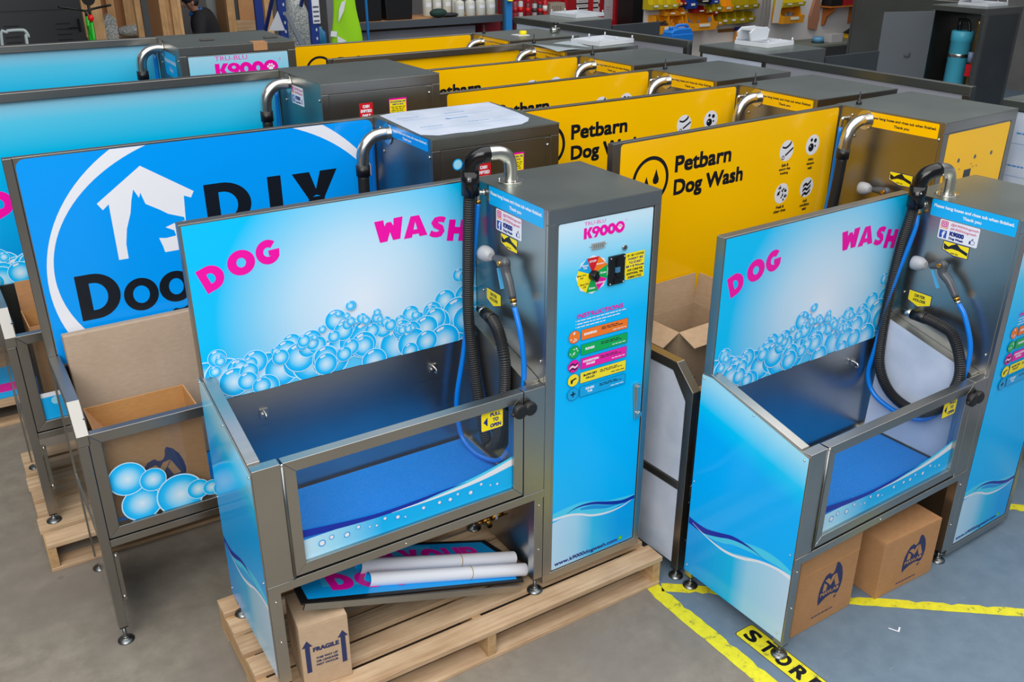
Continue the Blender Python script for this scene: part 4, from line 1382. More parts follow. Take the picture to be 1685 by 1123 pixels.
def tall_machine(root, style, h_foot, lip=False, opened=False, shell=False, duct=True):
    body = 'steel_t'
    # --- cabinet
    b = MB()
    if shell:
        b.box(0, 0.012, 0.0, D2, 0.012, H2, body)
        b.box(W2 - 0.012, W2, 0.0, D2, 0.012, H2, body)
        b.box(0.012, W2 - 0.012, D2 - 0.012, D2, 0.012, H2, 'dark_steel')
        b.box(0.012, W2 - 0.012, 0.0, D2 - 0.012, H2 - 0.05, H2, body)
        b.box(0.012, W2 - 0.012, 0.0, D2 - 0.012, 0.012, 0.06, body)
        b.box(0.012, 0.05, 0.0, 0.02, 0.06, H2 - 0.05, 'steel_tv')
        b.box(W2 - 0.05, W2 - 0.012, 0.0, 0.02, 0.06, H2 - 0.05, 'steel_tv')
        b.box(W2, W2 + 0.004, 0.05, D2 - 0.05, 0.08, H2 - 0.06, 'dark_steel')
    else:
        b.box(0, W2, 0.018, D2, 0.012, H2, body)
        b.box(0, W2, 0.0, 0.018, H2 - 0.050, H2, body)
        b.box(0, W2, 0.0, 0.018, 0.012, 0.060, body)
        b.box(0, 0.040, 0.0, 0.018, 0.060, H2 - 0.050, 'steel_tv')
        b.box(W2 - 0.044, W2, 0.0, 0.018, 0.060, H2 - 0.050, 'steel_tv')
    b.build('cabinet', root, bevel=0.002)
    b = MB()
    b.box(-0.001, W2 + 0.001, -0.001, D2 + 0.001, H2, H2 + 0.002, 'steel_top')
    lid = b.build('lid', root)
    if style == 'diy':
        A = Art((0, 0, H2 + 0.002), (1, 0, 0), (0, 1, 0), (0, 0, 1))
        A.poly([(0.002, 0.10), (0.06, 0.050), (0.15, 0.052), (0.22, 0.040), (0.48, 0.060), (0.54, 0.10), (0.585, 0.16), (0.61, 0.30), (0.632, 0.598), (0.12, 0.598), (0.03, 0.570)], 'film')
        film_prints(A, 0.05, 0.56, 0.12, 0.56, 4)
        A.build('lid_film', lid, label='pale protective film with blue marks')
    # --- door or front panel
    if not shell:
        b = MB()
        b.box(0.042, W2 - 0.046, 0.003, 0.018, 0.062, H2 - 0.052, body)
        if style in ('diy', 'k9'):
            b.box(0.566, 0.600, 0.001, 0.003, 0.062, H2 - 0.056, 'steel_tv')
        dr = b.build('cabinet_door', root, bevel=0.0015)
        A = front_art(0.003)
        if style == 'diy':
            A.disc(0.122, 1.738, 0.024, 'cyan', 28)
            A.disc(0.122, 1.738, 0.019, 'aqua_pale', 24)
            A.build('bubble_sticker', dr)
            A = front_art(0.003)
            cash_sticker(A, 0.213, 1.726)
            A.build('cash_sticker', dr)
            A = front_art(0.003)
            time_sticker(A, 0.360, 1.752)
            A.build('time_sticker', dr)
        elif style == 'k9':
            cash_sticker(A, 0.193, 1.750)
            A.build('cash_sticker', dr)
            A = front_art(0.003)
            time_sticker(A, 0.354, 1.758)
            A.build('time_sticker', dr)
        elif style == 'k9door':
            A.rect(0.046, 0.594, 0.07, 1.800, 'door_tall', 0.006)
            brand_title(A, 0.186, 1.676, 0.372)
        elif style == 'pet':
            A.rect(0.048, 0.594, 0.07, 1.800, 'pet', 0.012)
            for x in (0.179, 0.322, 0.469):
                A.disc(x, 1.660, 0.011, 'dark_steel', 16)
            for x, z in ((0.20, 1.615), (0.300, 1.627), (0.318, 1.612), (0.352, 1.612)):
                A.disc(x, z, 0.004, 'dark_steel', 10)
            A.rect(0.246, 0.308, 1.562, 1.604, flat(40, 44, 56, 0.3))
        elif style == 'plain':
            A.rect(0.05, 0.59, 0.07, 1.79, 'steel_t')
        if style not in ('diy', 'k9'):
            A.build('door_artwork', dr)
        else:
            screws(dr, [(0.580, 0.001, 1.768), (0.580, 0.001, 0.9), (0.580, 0.001, 0.2)], 1, 0.007)
    # --- stickers and duct on the tub side
    if style == 'diy':
        notice(root, 0.030, 0.430, 1.800, 1.852, M['diy'], 'white')
    elif style == 'pet':
        notice(root, 0.028, 0.410, 1.780, 1.850, 'pet', 'ink')
        gun_sticker(root, 0.112, 0.240, 1.525, 1.588)
    elif style == 'k9':
        social(root, 0.227, 0.392, 1.718, 1.808)
    elif style == 'k9door':
        notice(root, 0.10, 0.41, 1.66, 1.80, 'cyan', 'white')
    if style != 'plain':
        screws(root, [(-0.001, 0.50, 1.82), (-0.001, 0.02, 1.78), (-0.001, 0.47, 1.72), (-0.001, 0.40, 1.77)], 0, 0.008)
        b = MB()
        b.tube([(0, 0.420, 1.808), (-0.040, 0.420, 1.808), (-0.078, 0.421, 1.798), (-0.108, 0.424, 1.772), (-0.124, 0.427, 1.735), (-0.127, 0.430, 1.690), (-0.127, 0.432, 1.660)], 0.028, 'chrome', 18)
        dk = b.build('air_duct', root)
        b = MB()
        b.cyl((-0.001, 0.420, 1.808), (-0.005, 0.420, 1.808), 0.048, 'chrome', 22)
        b.build('duct_flange', dk)
        b = MB()
        b.cyl((-0.127, 0.432, 1.68), (-0.127, 0.433, 1.63), 0.032, 'black', 16)
        b.tube([(-0.127, 0.433, 1.64), (-0.126, 0.440, 1.50), (-0.125, 0.450, 1.35), (-0.125, 0.455, 1.15), (-0.13, 0.45, 0.95), (-0.14, 0.40, 0.72), (-0.14, 0.30, 0.60)], 0.026, 'black_rubber', 12)
        b.build('air_hose', root)
        b = MB()
        b.tube([(0, 0.530, 1.800), (-0.020, 0.532, 1.800), (-0.028, 0.535, 1.794), (-0.028, 0.537, 1.752)], 0.009, 'chrome', 10)
        b.build('water_outlet', root)
        b = MB()
        b.tube([(-0.028, 0.537, 1.755), (-0.030, 0.540, 1.60), (-0.032, 0.542, 1.45), (-0.06, 0.540, 1.2), (-0.09, 0.53, 0.9), (-0.12, 0.45, 0.65)], 0.0108, 'hose_blue', 10)
        b.build('water_hose', root)
    if style == 'pet':
        spray_gun(root, -0.052, [(0.330, 1.487), (0.280, 1.492), (0.210, 1.495), (0.160, 1.385)])
        b = MB()
        b.lathe([(0.014, 0), (0.014, 0.012), (0.009, 0.014), (0.009, 0.026), (0.004, 0.028), (0.003, 0.062)], 'black', 12, (0.085, 0.530, H2 + 0.002))
        b.build('cable_gland', root)
    # --- back panel
    b = MB()
    b.box(-L2 + 0.034, 0, PY + 0.0015, D2, 0.900, H2, body)
    if lip:
        b.box(-L2 + 0.034, 0, PY - 0.024, PY + 0.0015, H2 - 0.040, H2, body)
    bp = b.build('back_panel', root, bevel=0.002)
    A = front_art(PY + 0.0015)
    cl = (-L2 + 0.036, -0.004, 0.972, H2 - (0.042 if lip else 0.004))
    if style == 'diy':
        art_diy(A, cl)
    elif style in ('k9', 'k9door'):
        art_k9(A, cl)
    elif style == 'pet':
        art_pet(A, cl)
    else:
        A.rect(cl[0], cl[1], cl[2], cl[3], 'steel_t')
    A.build('panel_artwork', bp)
    if style == 'plain':
        b = MB()
        b.box(-L2, W2, D2 + 0.0005, D2 + 0.012, H2 - 0.048, H2, 'steel_top')
        b.box(-L2, -L2 + 0.045, D2 + 0.0005, D2 + 0.012, 0.0, H2 - 0.048, 'steel_tv')
        b.build('rear_frame', root, bevel=0.002)
        A = Art((0, D2, 0), (-1, 0, 0), (0, 0, 1), (0, 1, 0))
        A.rect(0.01, L2 - 0.05, 0.05, H2 - 0.05, flat(150, 152, 162, 0.4))
        A.rect(-W2 + 0.03, -0.03, 0.05, H2 - 0.055, 'film')
        film_prints(A, -W2 + 0.05, -0.05, 0.6, H2 - 0.08, 8)
        A.build('rear_film', root)
    # --- tub
    b = MB()
    b.box(-L2 + 0.05, -0.02, 0.03, 0.555, 0.445, 0.470, body)
    b.box(-L2 + 0.05, -0.02, 0.555, PY, 0.470, 0.975, 'dark_steel')
    b.box(-L2 + 0.04, -L2 + 0.05, 0.045, 0.555, 0.470, 0.970, 'dark_steel')
    tub = b.build('tub', root)
    b = MB()
    b.box(-L2 + 0.06, -0.03, 0.045, 0.55, 0.470, 0.482, 'mat')
    b.build('tub_mat', root)
    # --- frame
    fm = 'steel_tv'
    b = MB()
    b.box(-L2, -L2 + 0.034, PY - 0.004, D2, 0.0, H2, fm)
    b.build('rear_post', root, bevel=0.002)
    foot(root, -L2 + 0.017, D2 - 0.02, 0.0, h_foot)
    b = MB()
    b.prism([(0.0, HT2 - 0.045), (0.040, HT2 - 0.055), (0.125, 0.982), (PY - 0.005, 0.982), (PY - 0.005, 1.025), (0.105, 1.025), (0.0, HT2)], 0, -L2, -L2 + 0.046, 'steel_t')
    b.build('side_rail', root, bevel=0.002)
    b = MB()
    b.box(-L2, -L2 + 0.046, 0.041, PY - 0.005, 0.424, 0.462, 'steel_t')
    b.build('middle_rail', root, bevel=0.002)
    leg(root, -L2, -L2 + 0.036, 0.0, 0.040, 0.0, HT2 - 0.046, h_foot, 'front_post', 'steel_tv')
    b = MB()
    b.box(-0.050, -0.002, 0.0, 0.040, 0.41, HT2, fm)
    b.build('front_post', root, bevel=0.002)
    leg(root, -0.048, -0.004, 0.0, 0.040, 0.0, 0.41, h_foot, 'leg', 'steel_tv')
    side = 'film' if style in ('pet', 'plain') else 'mirror'
    b = MB()
    b.prism([(0.042, 0.466), (PY - 0.007, 0.466), (PY - 0.007, 0.978), (0.126, 0.978), (0.042, 0.862)], 0, -L2 + 0.004, -L2 + 0.008, side)
    b.build('side_panel', root)
    b = MB()
    b.prism([(0.042, 0.030), (PY - 0.007, 0.030), (PY - 0.007, 0.420), (0.042, 0.420)], 0, -L2 + 0.004, -L2 + 0.008, side)
    b.build('side_panel', root)
    b = MB()
    b.box(-L2 + 0.037, -0.002, -0.003, 0.040, 0.408, 0.440, 'steel_t')
    b.build('lower_rail', root, bevel=0.0015)
    b = MB()
    b.box(-L2 + 0.0385, -L2 + 0.056, 0.010, 0.016, 0.13, 0.37, 'steel_tv')
    b.build('leg_bracket', root, bevel=0.001)
    screws(root, [(-L2 + 0.047, 0.010, 0.355), (-L2 + 0.047, 0.010, 0.15)], 1, 0.008)
    # --- gate
    b = MB()
    x0, x1, z0, z1, t = -L2 + 0.038, -0.054, 0.446, HT2, 0.044
    for k, pl_ in enumerate(([(x0, z0), (x1, z0), (x1 - t, z0 + t), (x0 + t, z0 + t)], [(x0, z1), (x0 + t, z1 - t), (x1 - t, z1 - t), (x1, z1)], [(x0, z0), (x0 + t, z0 + t), (x0 + t, z1 - t), (x0, z1)], [(x1, z0), (x1, z1), (x1 - t, z1 - t), (x1 - t, z0 + t)])):
        b.prism(pl_, 1, 0.0, 0.036, 'steel_t' if k < 2 else fm)
    gt = b.build('gate', root, bevel=0.002)
    b = MB()
    b.box(x0 + t, x1 - t, 0.016, 0.020, z0 + t, z1 - t, 'acrylic')
    b.build('clear_pane', gt)
    A = front_art(0.0155)
    cl = (x0 + t, x1 - t, z0 + t, z1 - t)
    if style == 'diy':
        for x, z, r in ((-1.350, 0.555, .078), (-1.385, 0.682, .074), (-1.293, 0.648, .052), (-1.200, 0.545, .095), (-1.128, 0.545, .046), (-1.075, 0.535, .036), (-1.02, 0.52, .05), (-0.93, 0.54, .07), (-0.83, 0.51, .05), (-0.7, 0.55, .08), (-0.55, 0.52, .06), (-0.4, 0.56, .09), (-0.22, 0.53, .06), (-0.15, 0.60, .08)):
            A.bubble(x, z, r, cl, False)
    elif style in ('k9', 'k9door'):
        A.rect(cl[0], cl[1], cl[2], 0.600, 'cyan')
        A.rect(cl[0], cl[1], 0.600, 0.622, 'white')
        rn = random.Random(2)
        for i in range(18):
            A.disc(cl[0] + 0.06 + i * 0.074, rn.uniform(0.52, 0.58), rn.uniform(0.008, 0.02), 'aqua_pale', 16)
    else:
        A.rect(cl[0], cl[1], cl[2], 0.56, 'pet')
    A.build('pane_artwork', gt)
    return root


def machine_pose(name_label, pose, group):
    return thing('dog_wash_machine', name_label, 'dog wash', (pose[0], pose[1], pose[2]), pose[3], group)


B_root = machine_pose('tall blue dog wash machine with house and dog head emblem and black lettering', (-0.039, 0.805, 0.075, 0.002), 'tall blue dog wash machines')
tall_machine(B_root, 'diy', 0.075)
D_root = machine_pose('tall sky blue dog wash machine with bare steel cabinet, behind the emblem machine', (-0.174, 1.667, 0.190, 0.018), 'tall blue dog wash machines')
tall_machine(D_root, 'k9', 0.040, lip=True)
E_root = machine_pose('rearmost tall sky blue dog wash machine with magenta title on its cabinet', (-0.466, 3.118, 0.223, -0.030), 'tall blue dog wash machines')
tall_machine(E_root, 'k9door', 0.073, lip=True)
E_root.scale = (1.08, 1.08, 1.0)

Y_POSE = [(2.197, -0.020, 0.042, 0.059), (2.148, 0.688, 0.047, 0.001), (2.157, 1.438, 0.039, 0.043), (2.090, 2.119, 0.052, 0.032), (2.080, 2.840, 0.058, 0.020), (2.067, 3.566, 0.060, 0.0)]
Y_LAB = ['frontmost yellow dog wash machine, right behind the blue machine on painted floor',
         'second yellow dog wash machine from the front of the yellow row',
         'third yellow dog wash machine from the front of the yellow row',
         'fourth yellow dog wash machine from the front of the yellow row',
         'fifth yellow dog wash machine from the front, with a steel lip over its panel',
         'rearmost yellow dog wash machine of the yellow row']
Y1_root = machine_pose(Y_LAB[0], Y_POSE[0], 'yellow dog wash machines')
tall_machine(Y1_root, 'pet', 0.042)
index_kids()
for i in (1, 2, 3, 5):
    c = copy_tree(Y1_root)
    c.location = Y_POSE[i][:3]
    c.rotation_euler = (0, 0, Y_POSE[i][3])
    c['label'] = Y_LAB[i]
Y5_root = machine_pose(Y_LAB[4], Y_POSE[4], 'yellow dog wash machines')
tall_machine(Y5_root, 'pet', 0.058, lip=True)

G1_root = machine_pose('bare steel dog wash machine beside the yellow row, white plastic trays on its cabinet', (3.751, 2.017, 0.056, 1.575), 'bare steel dog wash machines')
tall_machine(G1_root, 'plain', 0.056)
index_kids()
G2_root = copy_tree(G1_root)
G2_root.location, G2_root.rotation_euler = (3.579, 4.274, 0.084), (0, 0, 1.636)
G2_root['label'] = 'bare steel dog wash machine farther back, near the red tool cabinet'
G4_root = copy_tree(G1_root)
G4_root.location, G4_root.rotation_euler = (3.60, -0.43, 0.055), (0, 0, 1.62)
G4_root['label'] = 'film covered steel dog wash machine at the right edge of the photo'
for r_, sw in ((G1_root, 0.62), (G2_root, 0.60)):
    b = MB()
    b.box(0.0, 0.014, -0.60, -0.01, 0.10, H2 - 0.055, 'dark_steel')
    o = b.build('open_door', r_, bevel=0.002)
G3_root = machine_pose('bare steel dog wash machine with its door open on a turquoise tank', (7.538, 3.854, 0.06, -1.602), 'bare steel dog wash machines')
tall_machine(G3_root, 'plain', 0.06, shell=True)
b = MB()
b.box(-0.60, 0.0, -0.006, 0.008, 0.08, H2 - 0.06, flat(132, 136, 140, 0.45, 0.6))
b.box(-0.42, -0.36, 0.008, 0.05, 1.30, 1.55, flat(150, 152, 156, 0.5))
b.box(-0.36, -0.24, 0.008, 0.03, 1.52, 1.56, 'black')
b.lathe([(0.05, 0), (0.05, 0.04)], flat(80, 84, 86, 0.6), 14, (-0.25, 0.02, 1.34))
o = b.build('open_door', G3_root, loc=(0.05, -0.002, 0.0), bevel=0.002)
o.rotation_euler = (0, 0, math.radians(72))
b = MB()
tq = flat(78, 186, 214, 0.4)
b.lathe([(0.10, 0.62), (0.105, 0.64), (0.105, 1.50), (0.112, 1.505), (0.112, 1.60), (0.10, 1.61)], tq, 26, (0.27, 0.22, 0))
tk = b.build('water_tank', G3_root)
b = MB()
for z in (0.84, 1.34):
    b.lathe([(0.107, z), (0.1085, z + 0.002), (0.1085, z + 0.036), (0.107, z + 0.038)], 'chrome', 26, (0.27, 0.22, 0))
b.build('strap', tk)
b = MB()
b.tube([(0.24, 0.20, 1.60), (0.24, 0.20, 1.70), (0.28, 0.20, 1.72), (0.33, 0.20, 1.70), (0.36, 0.2, 1.60)], 0.016, 'black', 10)
b.cyl((0.23, 0.20, 1.60), (0.23, 0.20, 1.73), 0.022, 'black', 12)
b.build('pump_fitting', tk)
b = MB()
b.tube([(0.52, 0.10, 1.75), (0.52, 0.10, 1.45), (0.50, 0.12, 1.20), (0.52, 0.10, 0.9)], 0.014, 'brass', 10)
b.box(0.49, 0.56, 0.06, 0.13, 1.18, 1.30, 'red')
b.box(0.49, 0.56, 0.06, 0.13, 0.78, 0.90, 'red')
b.cyl((0.50, 0.10, 1.32), (0.50, 0.10, 1.42), 0.03, flat(120, 140, 170, 0.4), 12)
b.cyl((0.50, 0.10, 0.94), (0.50, 0.10, 1.06), 0.03, flat(120, 140, 170, 0.4), 12)
b.build('valve_block', G3_root)


# ------------------------------------------------------------------ setting
b = MB()
b.box(-14, 24, -9, 18, -0.1, 0, 'floor')
tag(b.build('floor'), 'worn concrete workshop floor with a slate blue painted zone at right', 'floor', kind='structure')
b = MB()
b.box(-14, 24, 15.0, 15.2, 0, 4.5, 'wall')
tag(b.build('wall_back'), 'dim grey back wall of the workshop', 'wall', kind='structure')
b = MB()
b.box(14.5, 14.7, -2, 15, 0, 4.5, 'wall')
tag(b.build('wall_right'), 'dim grey side wall of the workshop', 'wall', kind='structure')
b = MB()
b.box(-8.2, -8.0, 0, 15, 0, 4.5, 'wall')
tag(b.build('wall_left'), 'dim grey side wall of the workshop', 'wall', kind='structure')


def tape(p, q, w, label, seed):
    rn = random.Random(seed)
    p, q = Vector((p[0], p[1], 0)), Vector((q[0], q[1], 0))
    d = (q - p)
    L = d.length
    d.normalize()
    s_ = Vector((-d.y, d.x, 0))
    n = max(6, int(L / 0.03))
    b = MB()
    vs = []
    for i in range(n + 1):
        c = p + d * (L * i / n)
        for sg in (-1, 1):
            j = rn.uniform(-0.002, 0.002) - (0.010 if rn.random() < 0.06 else 0)
            vs.append(c + s_ * sg * (w / 2 + j))
    b.add([(v.x, v.y, 0.0012) for v in vs] + [(v.x, v.y, 0.0) for v in vs], [(2 * i, 2 * i + 1, 2 * i + 3, 2 * i + 2)[::-1] for i in range(n)], 'tape')
    return tag(b.build('floor_tape'), label, 'floor tape', 'yellow floor tapes')


tape((0.535, -0.035), (0.565, -1.25), 0.075, 'yellow floor tape where bare concrete meets blue paint', 1)
tape((0.575, -0.118), (1.95, -1.205), 0.055, 'yellow floor tape running under the right blue machine', 2)
tape((2.38, -0.48), (3.6, -1.55), 0.060, 'yellow floor tape beyond the cabinet of the right blue machine', 3)

t_ = Vector((-0.026, -0.397, 0)).normalized()
A = Art((0.742, -0.508, 0.0), (0.03, -0.9995, 0), (0.9995, 0.03, 0), (0, 0, 1))
A.rect(0, 0.56, -0.102, 0.004, 'ink', 0.014)
A.rect(0.003, 0.557, -0.099, 0.001, 'tape', 0.012)
for i, ch in enumerate('STORE'):
    A.text(ch, 0.026 + i * 0.083, 0.086 + i * 0.083, -0.083, -0.013, 'ink', 0.0035)
o = A.build('floor_sign', None)
tag(o, 'yellow floor sign with black capital letters under the right machine leg', 'floor sign')

b = MB()
b.add([(1.2195, -0.8405, 0.001), (1.2405, -0.8795, 0.001), (1.2695, -0.8635, 0.001), (1.2660, -0.8575, 0.001), (1.2425, -0.8705, 0.001), (1.2255, -0.8375, 0.001)], [(0, 1, 4, 5), (1, 2, 3, 4)], 'white')
o = b.build('floor_mark')
tag(o, 'small white corner mark on blue painted floor', 'floor mark')


# ------------------------------------------------------------------ pallets
def pallet(loc, rz, Lx, Ly, H, nt, label, seed):
    """long boards along x over three bearers along y"""
    rn = random.Random(seed)
    r = thing('wooden_pallet', label, 'pallet', loc, rz, 'wooden pallets')
    tb, bb = 0.024, 0.018
    bw = Ly / (nt + (nt - 1) * 0.32)
    for i in range(nt):
        y = i * bw * 1.32
        b = MB()
        e0, e1 = rn.uniform(-0.008, 0.006), rn.uniform(-0.006, 0.008)
        w = bw * rn.uniform(0.92, 1.08) if 0 < i < nt - 1 else bw
        b.box(e0, Lx + e1, y, min(y + w, Ly), H - tb, H, 'wood')
        b.build('top_board', r, bevel=0.002)
    for x in (0.0, Lx / 2 - 0.02, Lx - 0.04):
        b = MB()
        b.box(x, x + 0.04, 0.004, Ly - 0.004, bb, H - tb, 'wood_y')
        b.build('bearer', r, bevel=0.002)
    for y in (0.0, Ly / 2 - 0.05, Ly - 0.10):
        b = MB()
        b.box(0.0, Lx, y, y + 0.10, 0.0, bb, 'wood')
        b.build('bottom_board', r, bevel=0.002)
    return r


pallet((-1.192, -0.095, 0), 0.0, 1.775, 0.775, 0.150, 6, 'wooden pallet under the front blue bubble machine', 1)
pallet((-1.752, 1.462, 0), 0.0, 2.05, 0.95, 0.150, 7, 'wooden pallet behind the emblem machine, its end at the left', 2)
pallet((-2.20, 3.08, 0), 0.0, 2.30, 0.90, 0.150, 7, 'wooden pallet farthest back at the left edge', 3)


# ------------------------------------------------------------------ cartons
def maker_mark(A, a, b, w, h):
    """printed carton emblem: dark country-shaped patch with a bold M and a name"""
    P = [(0.06, 0.0), (0.02, 0.15), (0.02, 0.35), (0.06, 0.52), (0.14, 0.66), (0.22, 0.76), (0.38, 0.80), (0.43, 0.745), (0.50, 0.725), (0.56, 0.75), (0.60, 0.82), (0.62, 0.95), (0.66, 1.0), (0.78, 0.93), (0.90, 0.78), (0.97, 0.60), (1.0, 0.42), (0.97, 0.26), (0.90, 0.12), (0.82, 0.10), (0.72, 0.14), (0.55, 0.16), (0.35, 0.13), (0.18, 0.06)]
    A.poly([(a + x * w, b + y * h) for x, y in P][::-1], 'navy_print')
    A.poly([(a + x * w, b + y * h) for x, y in ((0.74, 0.05), (0.86, 0.07), (0.80, 0.0), (0.73, -0.01))], 'navy_print')
    mm = M['card']
    for q_ in ([(0.17, 0.34), (0.20, 0.57), (0.34, 0.48), (0.33, 0.34)], [(0.22, 0.63), (0.38, 0.66), (0.46, 0.57), (0.50, 0.42)], [(0.46, 0.57), (0.54, 0.675), (0.70, 0.70), (0.50, 0.42)], [(0.62, 0.55), (0.71, 0.68), (0.88, 0.35), (0.72, 0.34)]):
        A.poly([(a + x * w, b + y * h) for x, y in q_][::-1], mm)
    A.text('MAVLAB', a + 0.10 * w, a + 0.88 * w, b + 0.215 * h, b + 0.315 * h, mm, 0.0012, copies=4)


def closed_carton(label, loc, rz, sx, sy, sz, mat, face, group='cardboard cartons'):
    r = thing('cardboard_box', label, 'box', loc, rz, group)
    b = MB()
    b.box(0, sx, 0, sy, 0, sz - 0.004, mat)
    bd = b.build('carton_body', r, bevel=0.003)
    b = MB()
    b.prism([(0.0, sz - 0.004), (sy * 0.496, sz - 0.003), (sy * 0.496, sz), (0, sz)], 0, 0.002, sx - 0.002, mat)
    b.build('flap', r)
    b = MB()
    b.prism([(sy * 0.504, sz - 0.003), (sy, sz - 0.004), (sy, sz), (sy * 0.504, sz)], 0, 0.002, sx - 0.002, mat)
    b.build('flap', r)
    A = front_art(0.0)
    face(A)
    A.build('print', r)
    return r


def face_mark(x0, z0, w, h, url=True):
    def f(A):
        maker_mark(A, x0, z0, w, h)
        if url:
            A.dashes(x0 - 0.02, x0 + w * 0.75, z0 - 0.055, 0.006, 'navy_print', 3)
    return f


bx1 = closed_carton('tall brown carton with dark emblem, nearest under the right blue machine', (0.818, -0.660, 0.0), 0.02, 0.380, 0.25, 0.415, 'card', face_mark(0.140, 0.105, 0.150, 0.195))
b = MB()
b.box(0.002, 0.378, -0.0016, 0.0, 0.308, 0.311, M['card_in'])
b.build('score_line', bx1)
bx2 = closed_carton('brown carton with dark emblem beside the right machine cabinet leg', (1.324, -0.688, 0.0), -0.02, 0.382, 0.26, 0.300, 'card', face_mark(0.150, 0.085, 0.150, 0.175))
A = left_art(0.0)
A.poly([(-0.15, 0.06), (-0.13, 0.06), (-0.13, 0.19), (-0.118, 0.19), (-0.14, 0.225), (-0.162, 0.19), (-0.15, 0.19)], 'navy_print')
A.text('FRAGILE', -0.25, -0.175, 0.17, 0.185, 'navy_print', 0.001)
A.build('print', bx2)


def face_fragile(A):
    ar = lambda x: A.poly([(x - 0.009, 0.075), (x + 0.009, 0.075), (x + 0.009, 0.195), (x + 0.020, 0.195), (x, 0.225), (x - 0.020, 0.195), (x - 0.009, 0.195)], 'navy_print')
    ar(0.024)
    ar(0.158)
    A.text('FRAGILE', 0.044, 0.142, 0.165, 0.186, 'navy_print', 0.0015)
    for i, t in enumerate(('THIS WAY UP', 'OR LEAKAGE', 'MAY OCCUR')):
        A.text(t, 0.052, 0.134, 0.128 - i * 0.016, 0.138 - i * 0.016, 'navy_print', 0.0007, copies=4)


closed_carton('upright pale carton with blue arrows standing on the front pallet', (-1.056, 0.005, 0.1505), -0.10, 0.182, 0.20, 0.292, 'card_pale', face_fragile)


def open_carton(label, loc, rz, sx, sy, sz, mat, inner, flaps, face=None):
    r = thing('cardboard_box', label, 'box', loc, rz, 'cardboard cartons')
    t = 0.005
    b = MB()
    b.box(0, sx, 0, sy, 0, t, mat)
    b.box(0, sx, 0, t, t, sz, mat)
    b.box(0, sx, sy - t, sy, t, sz, mat)
    b.box(0, t, t, sy - t, t, sz, mat)
    b.box(sx - t, sx, t, sy - t, t, sz, mat)
    b.build('carton_body', r)
    b = MB()
    b.box(t, sx - t, t, t + 0.001, t, sz - 0.001, inner)
    b.box(t, sx - t, sy - t - 0.001, sy - t, t, sz - 0.001, inner)
    b.box(t, t + 0.001, t, sy - t, t, sz - 0.001, inner)
    b.box(sx - t - 0.001, sx - t, t, sy - t, t, sz - 0.001, inner)
    b.box(t, sx - t, t, sy - t, t, t + 0.001, inner)
    b.build('carton_lining', r)
    for side, ln, ang in flaps:      # ang: 0 = straight up, 180 = folded down outside
        ca, sa = math.cos(math.radians(ang)), math.sin(math.radians(ang))
        b = MB()
        h = t / 2
        if side in ('front', 'back'):
            sg, y0 = (-1, 0.003) if side == 'front' else (1, sy - 0.003)
            e = (0, sg * sa * ln, ca * ln)
            b.bar((sx / 2, y0, sz), (sx / 2, y0 + e[1], sz + e[2]), sx - 0.004, 0.004, mat, up=(0, ca + 0.001, -sg * sa))
        else:
            sg, x0 = (-1, 0.003) if side == 'left' else (1, sx - 0.003)
            e = (sg * sa * ln, 0, ca * ln)
            b.bar((x0, sy / 2, sz), (x0 + e[0], sy / 2, sz + e[2]), sy - 0.004, 0.004, mat, up=(ca + 0.001, 0, -sg * sa))
        b.build('flap', r)
    if face:
        A = front_art(0.0)
        face(A)
        A.build('print', r)
    return r


# in the tub of the emblem machine: open carton and a flat dusty carton leaning behind it
open_carton('open brown carton with dark emblem in the tub of the emblem machine', (-1.500, 0.872, 0.560), 0.015, 0.400, 0.245, 0.395, 'card', 'card_in', [('left', 0.16, -150)], face_mark(0.125, 0.055, 0.185, 0.205, False))
r = thing('cardboard_box', 'large flat dusty carton leaning upright behind the open carton', 'box', (-1.505, 1.185, 0.559), 0.02, 'cardboard cartons')
b = MB()
b.box(0, 0.600, 0, 0.060, 0, 0.66, 'card_grey')
o = b.build('carton_body', r, bevel=0.006)
b = MB()
b.box(0.004, 0.596, 0.029, 0.031, 0.655, 0.6615, flat(150, 146, 134, 0.5))
b.build('packing_tape', r)
r.rotation_euler = (-0.16, 0, 0.02)

open_carton('open brown carton in the tub of the tall sky blue machine', (-1.60, 1.76, 0.675), 0.03, 0.40, 0.24, 0.42, 'card', 'card_in', [('back', 0.14, 4)])
open_carton('open pale carton with raised flaps in the frontmost yellow machine', (0.880, 0.228, 0.526), 0.06, 0.325, 0.225, 0.535, 'card_pale', 'card_pale', [('back', 0.15, 4), ('right', 0.15, 8), ('left', 0.11, 118), ('front', 0.11, 112)])

# ------------------------------------------------------------------ loose sign and poster rolls under the front machine
sg = thing('sign_board', 'sky blue sign board with magenta lettering lying tilted under the front machine', 'sign', (0, 0.02, 0.167), 0.0)
sg.rotation_euler = (0, math.atan(0.35), 0)
k = 1 / math.cos(math.atan(0.35))
# local x runs along the board (negative = towards the carton), y to the back
b = MB()
b.prism([(-1.03 * k, 0.0), (-0.035 * k - 0.03, 0.03), (-0.010 * k, 0.21), (-0.06 * k, 0.365), (-1.0 * k, 0.375)], 2, 0.0, 0.008, 'black')
o = b.build('backing_board', sg, bevel=0.001)
b = MB()
b.box(-1.02 * k, -0.10 * k, -0.008, -0.0005, -0.018, 0.010, 'steel')
b.build('edge_channel', sg)
A = Art((0, 0, 0.008), (1, 0, 0), (0, 1, 0), (0, 0, 1))
pale = M['aqua_pale']
A.poly([(-1.00 * k, 0.022), (-0.09 * k, 0.045), (-0.05 * k, 0.21), (-0.09 * k, 0.345), (-0.985 * k, 0.352)], flat(0, 158, 234, 0.3))
A.poly([(-0.92 * k, 0.09), (-0.55 * k, 0.09), (-0.35 * k, 0.335), (-0.88 * k, 0.340)], flat(60, 182, 238, 0.3))
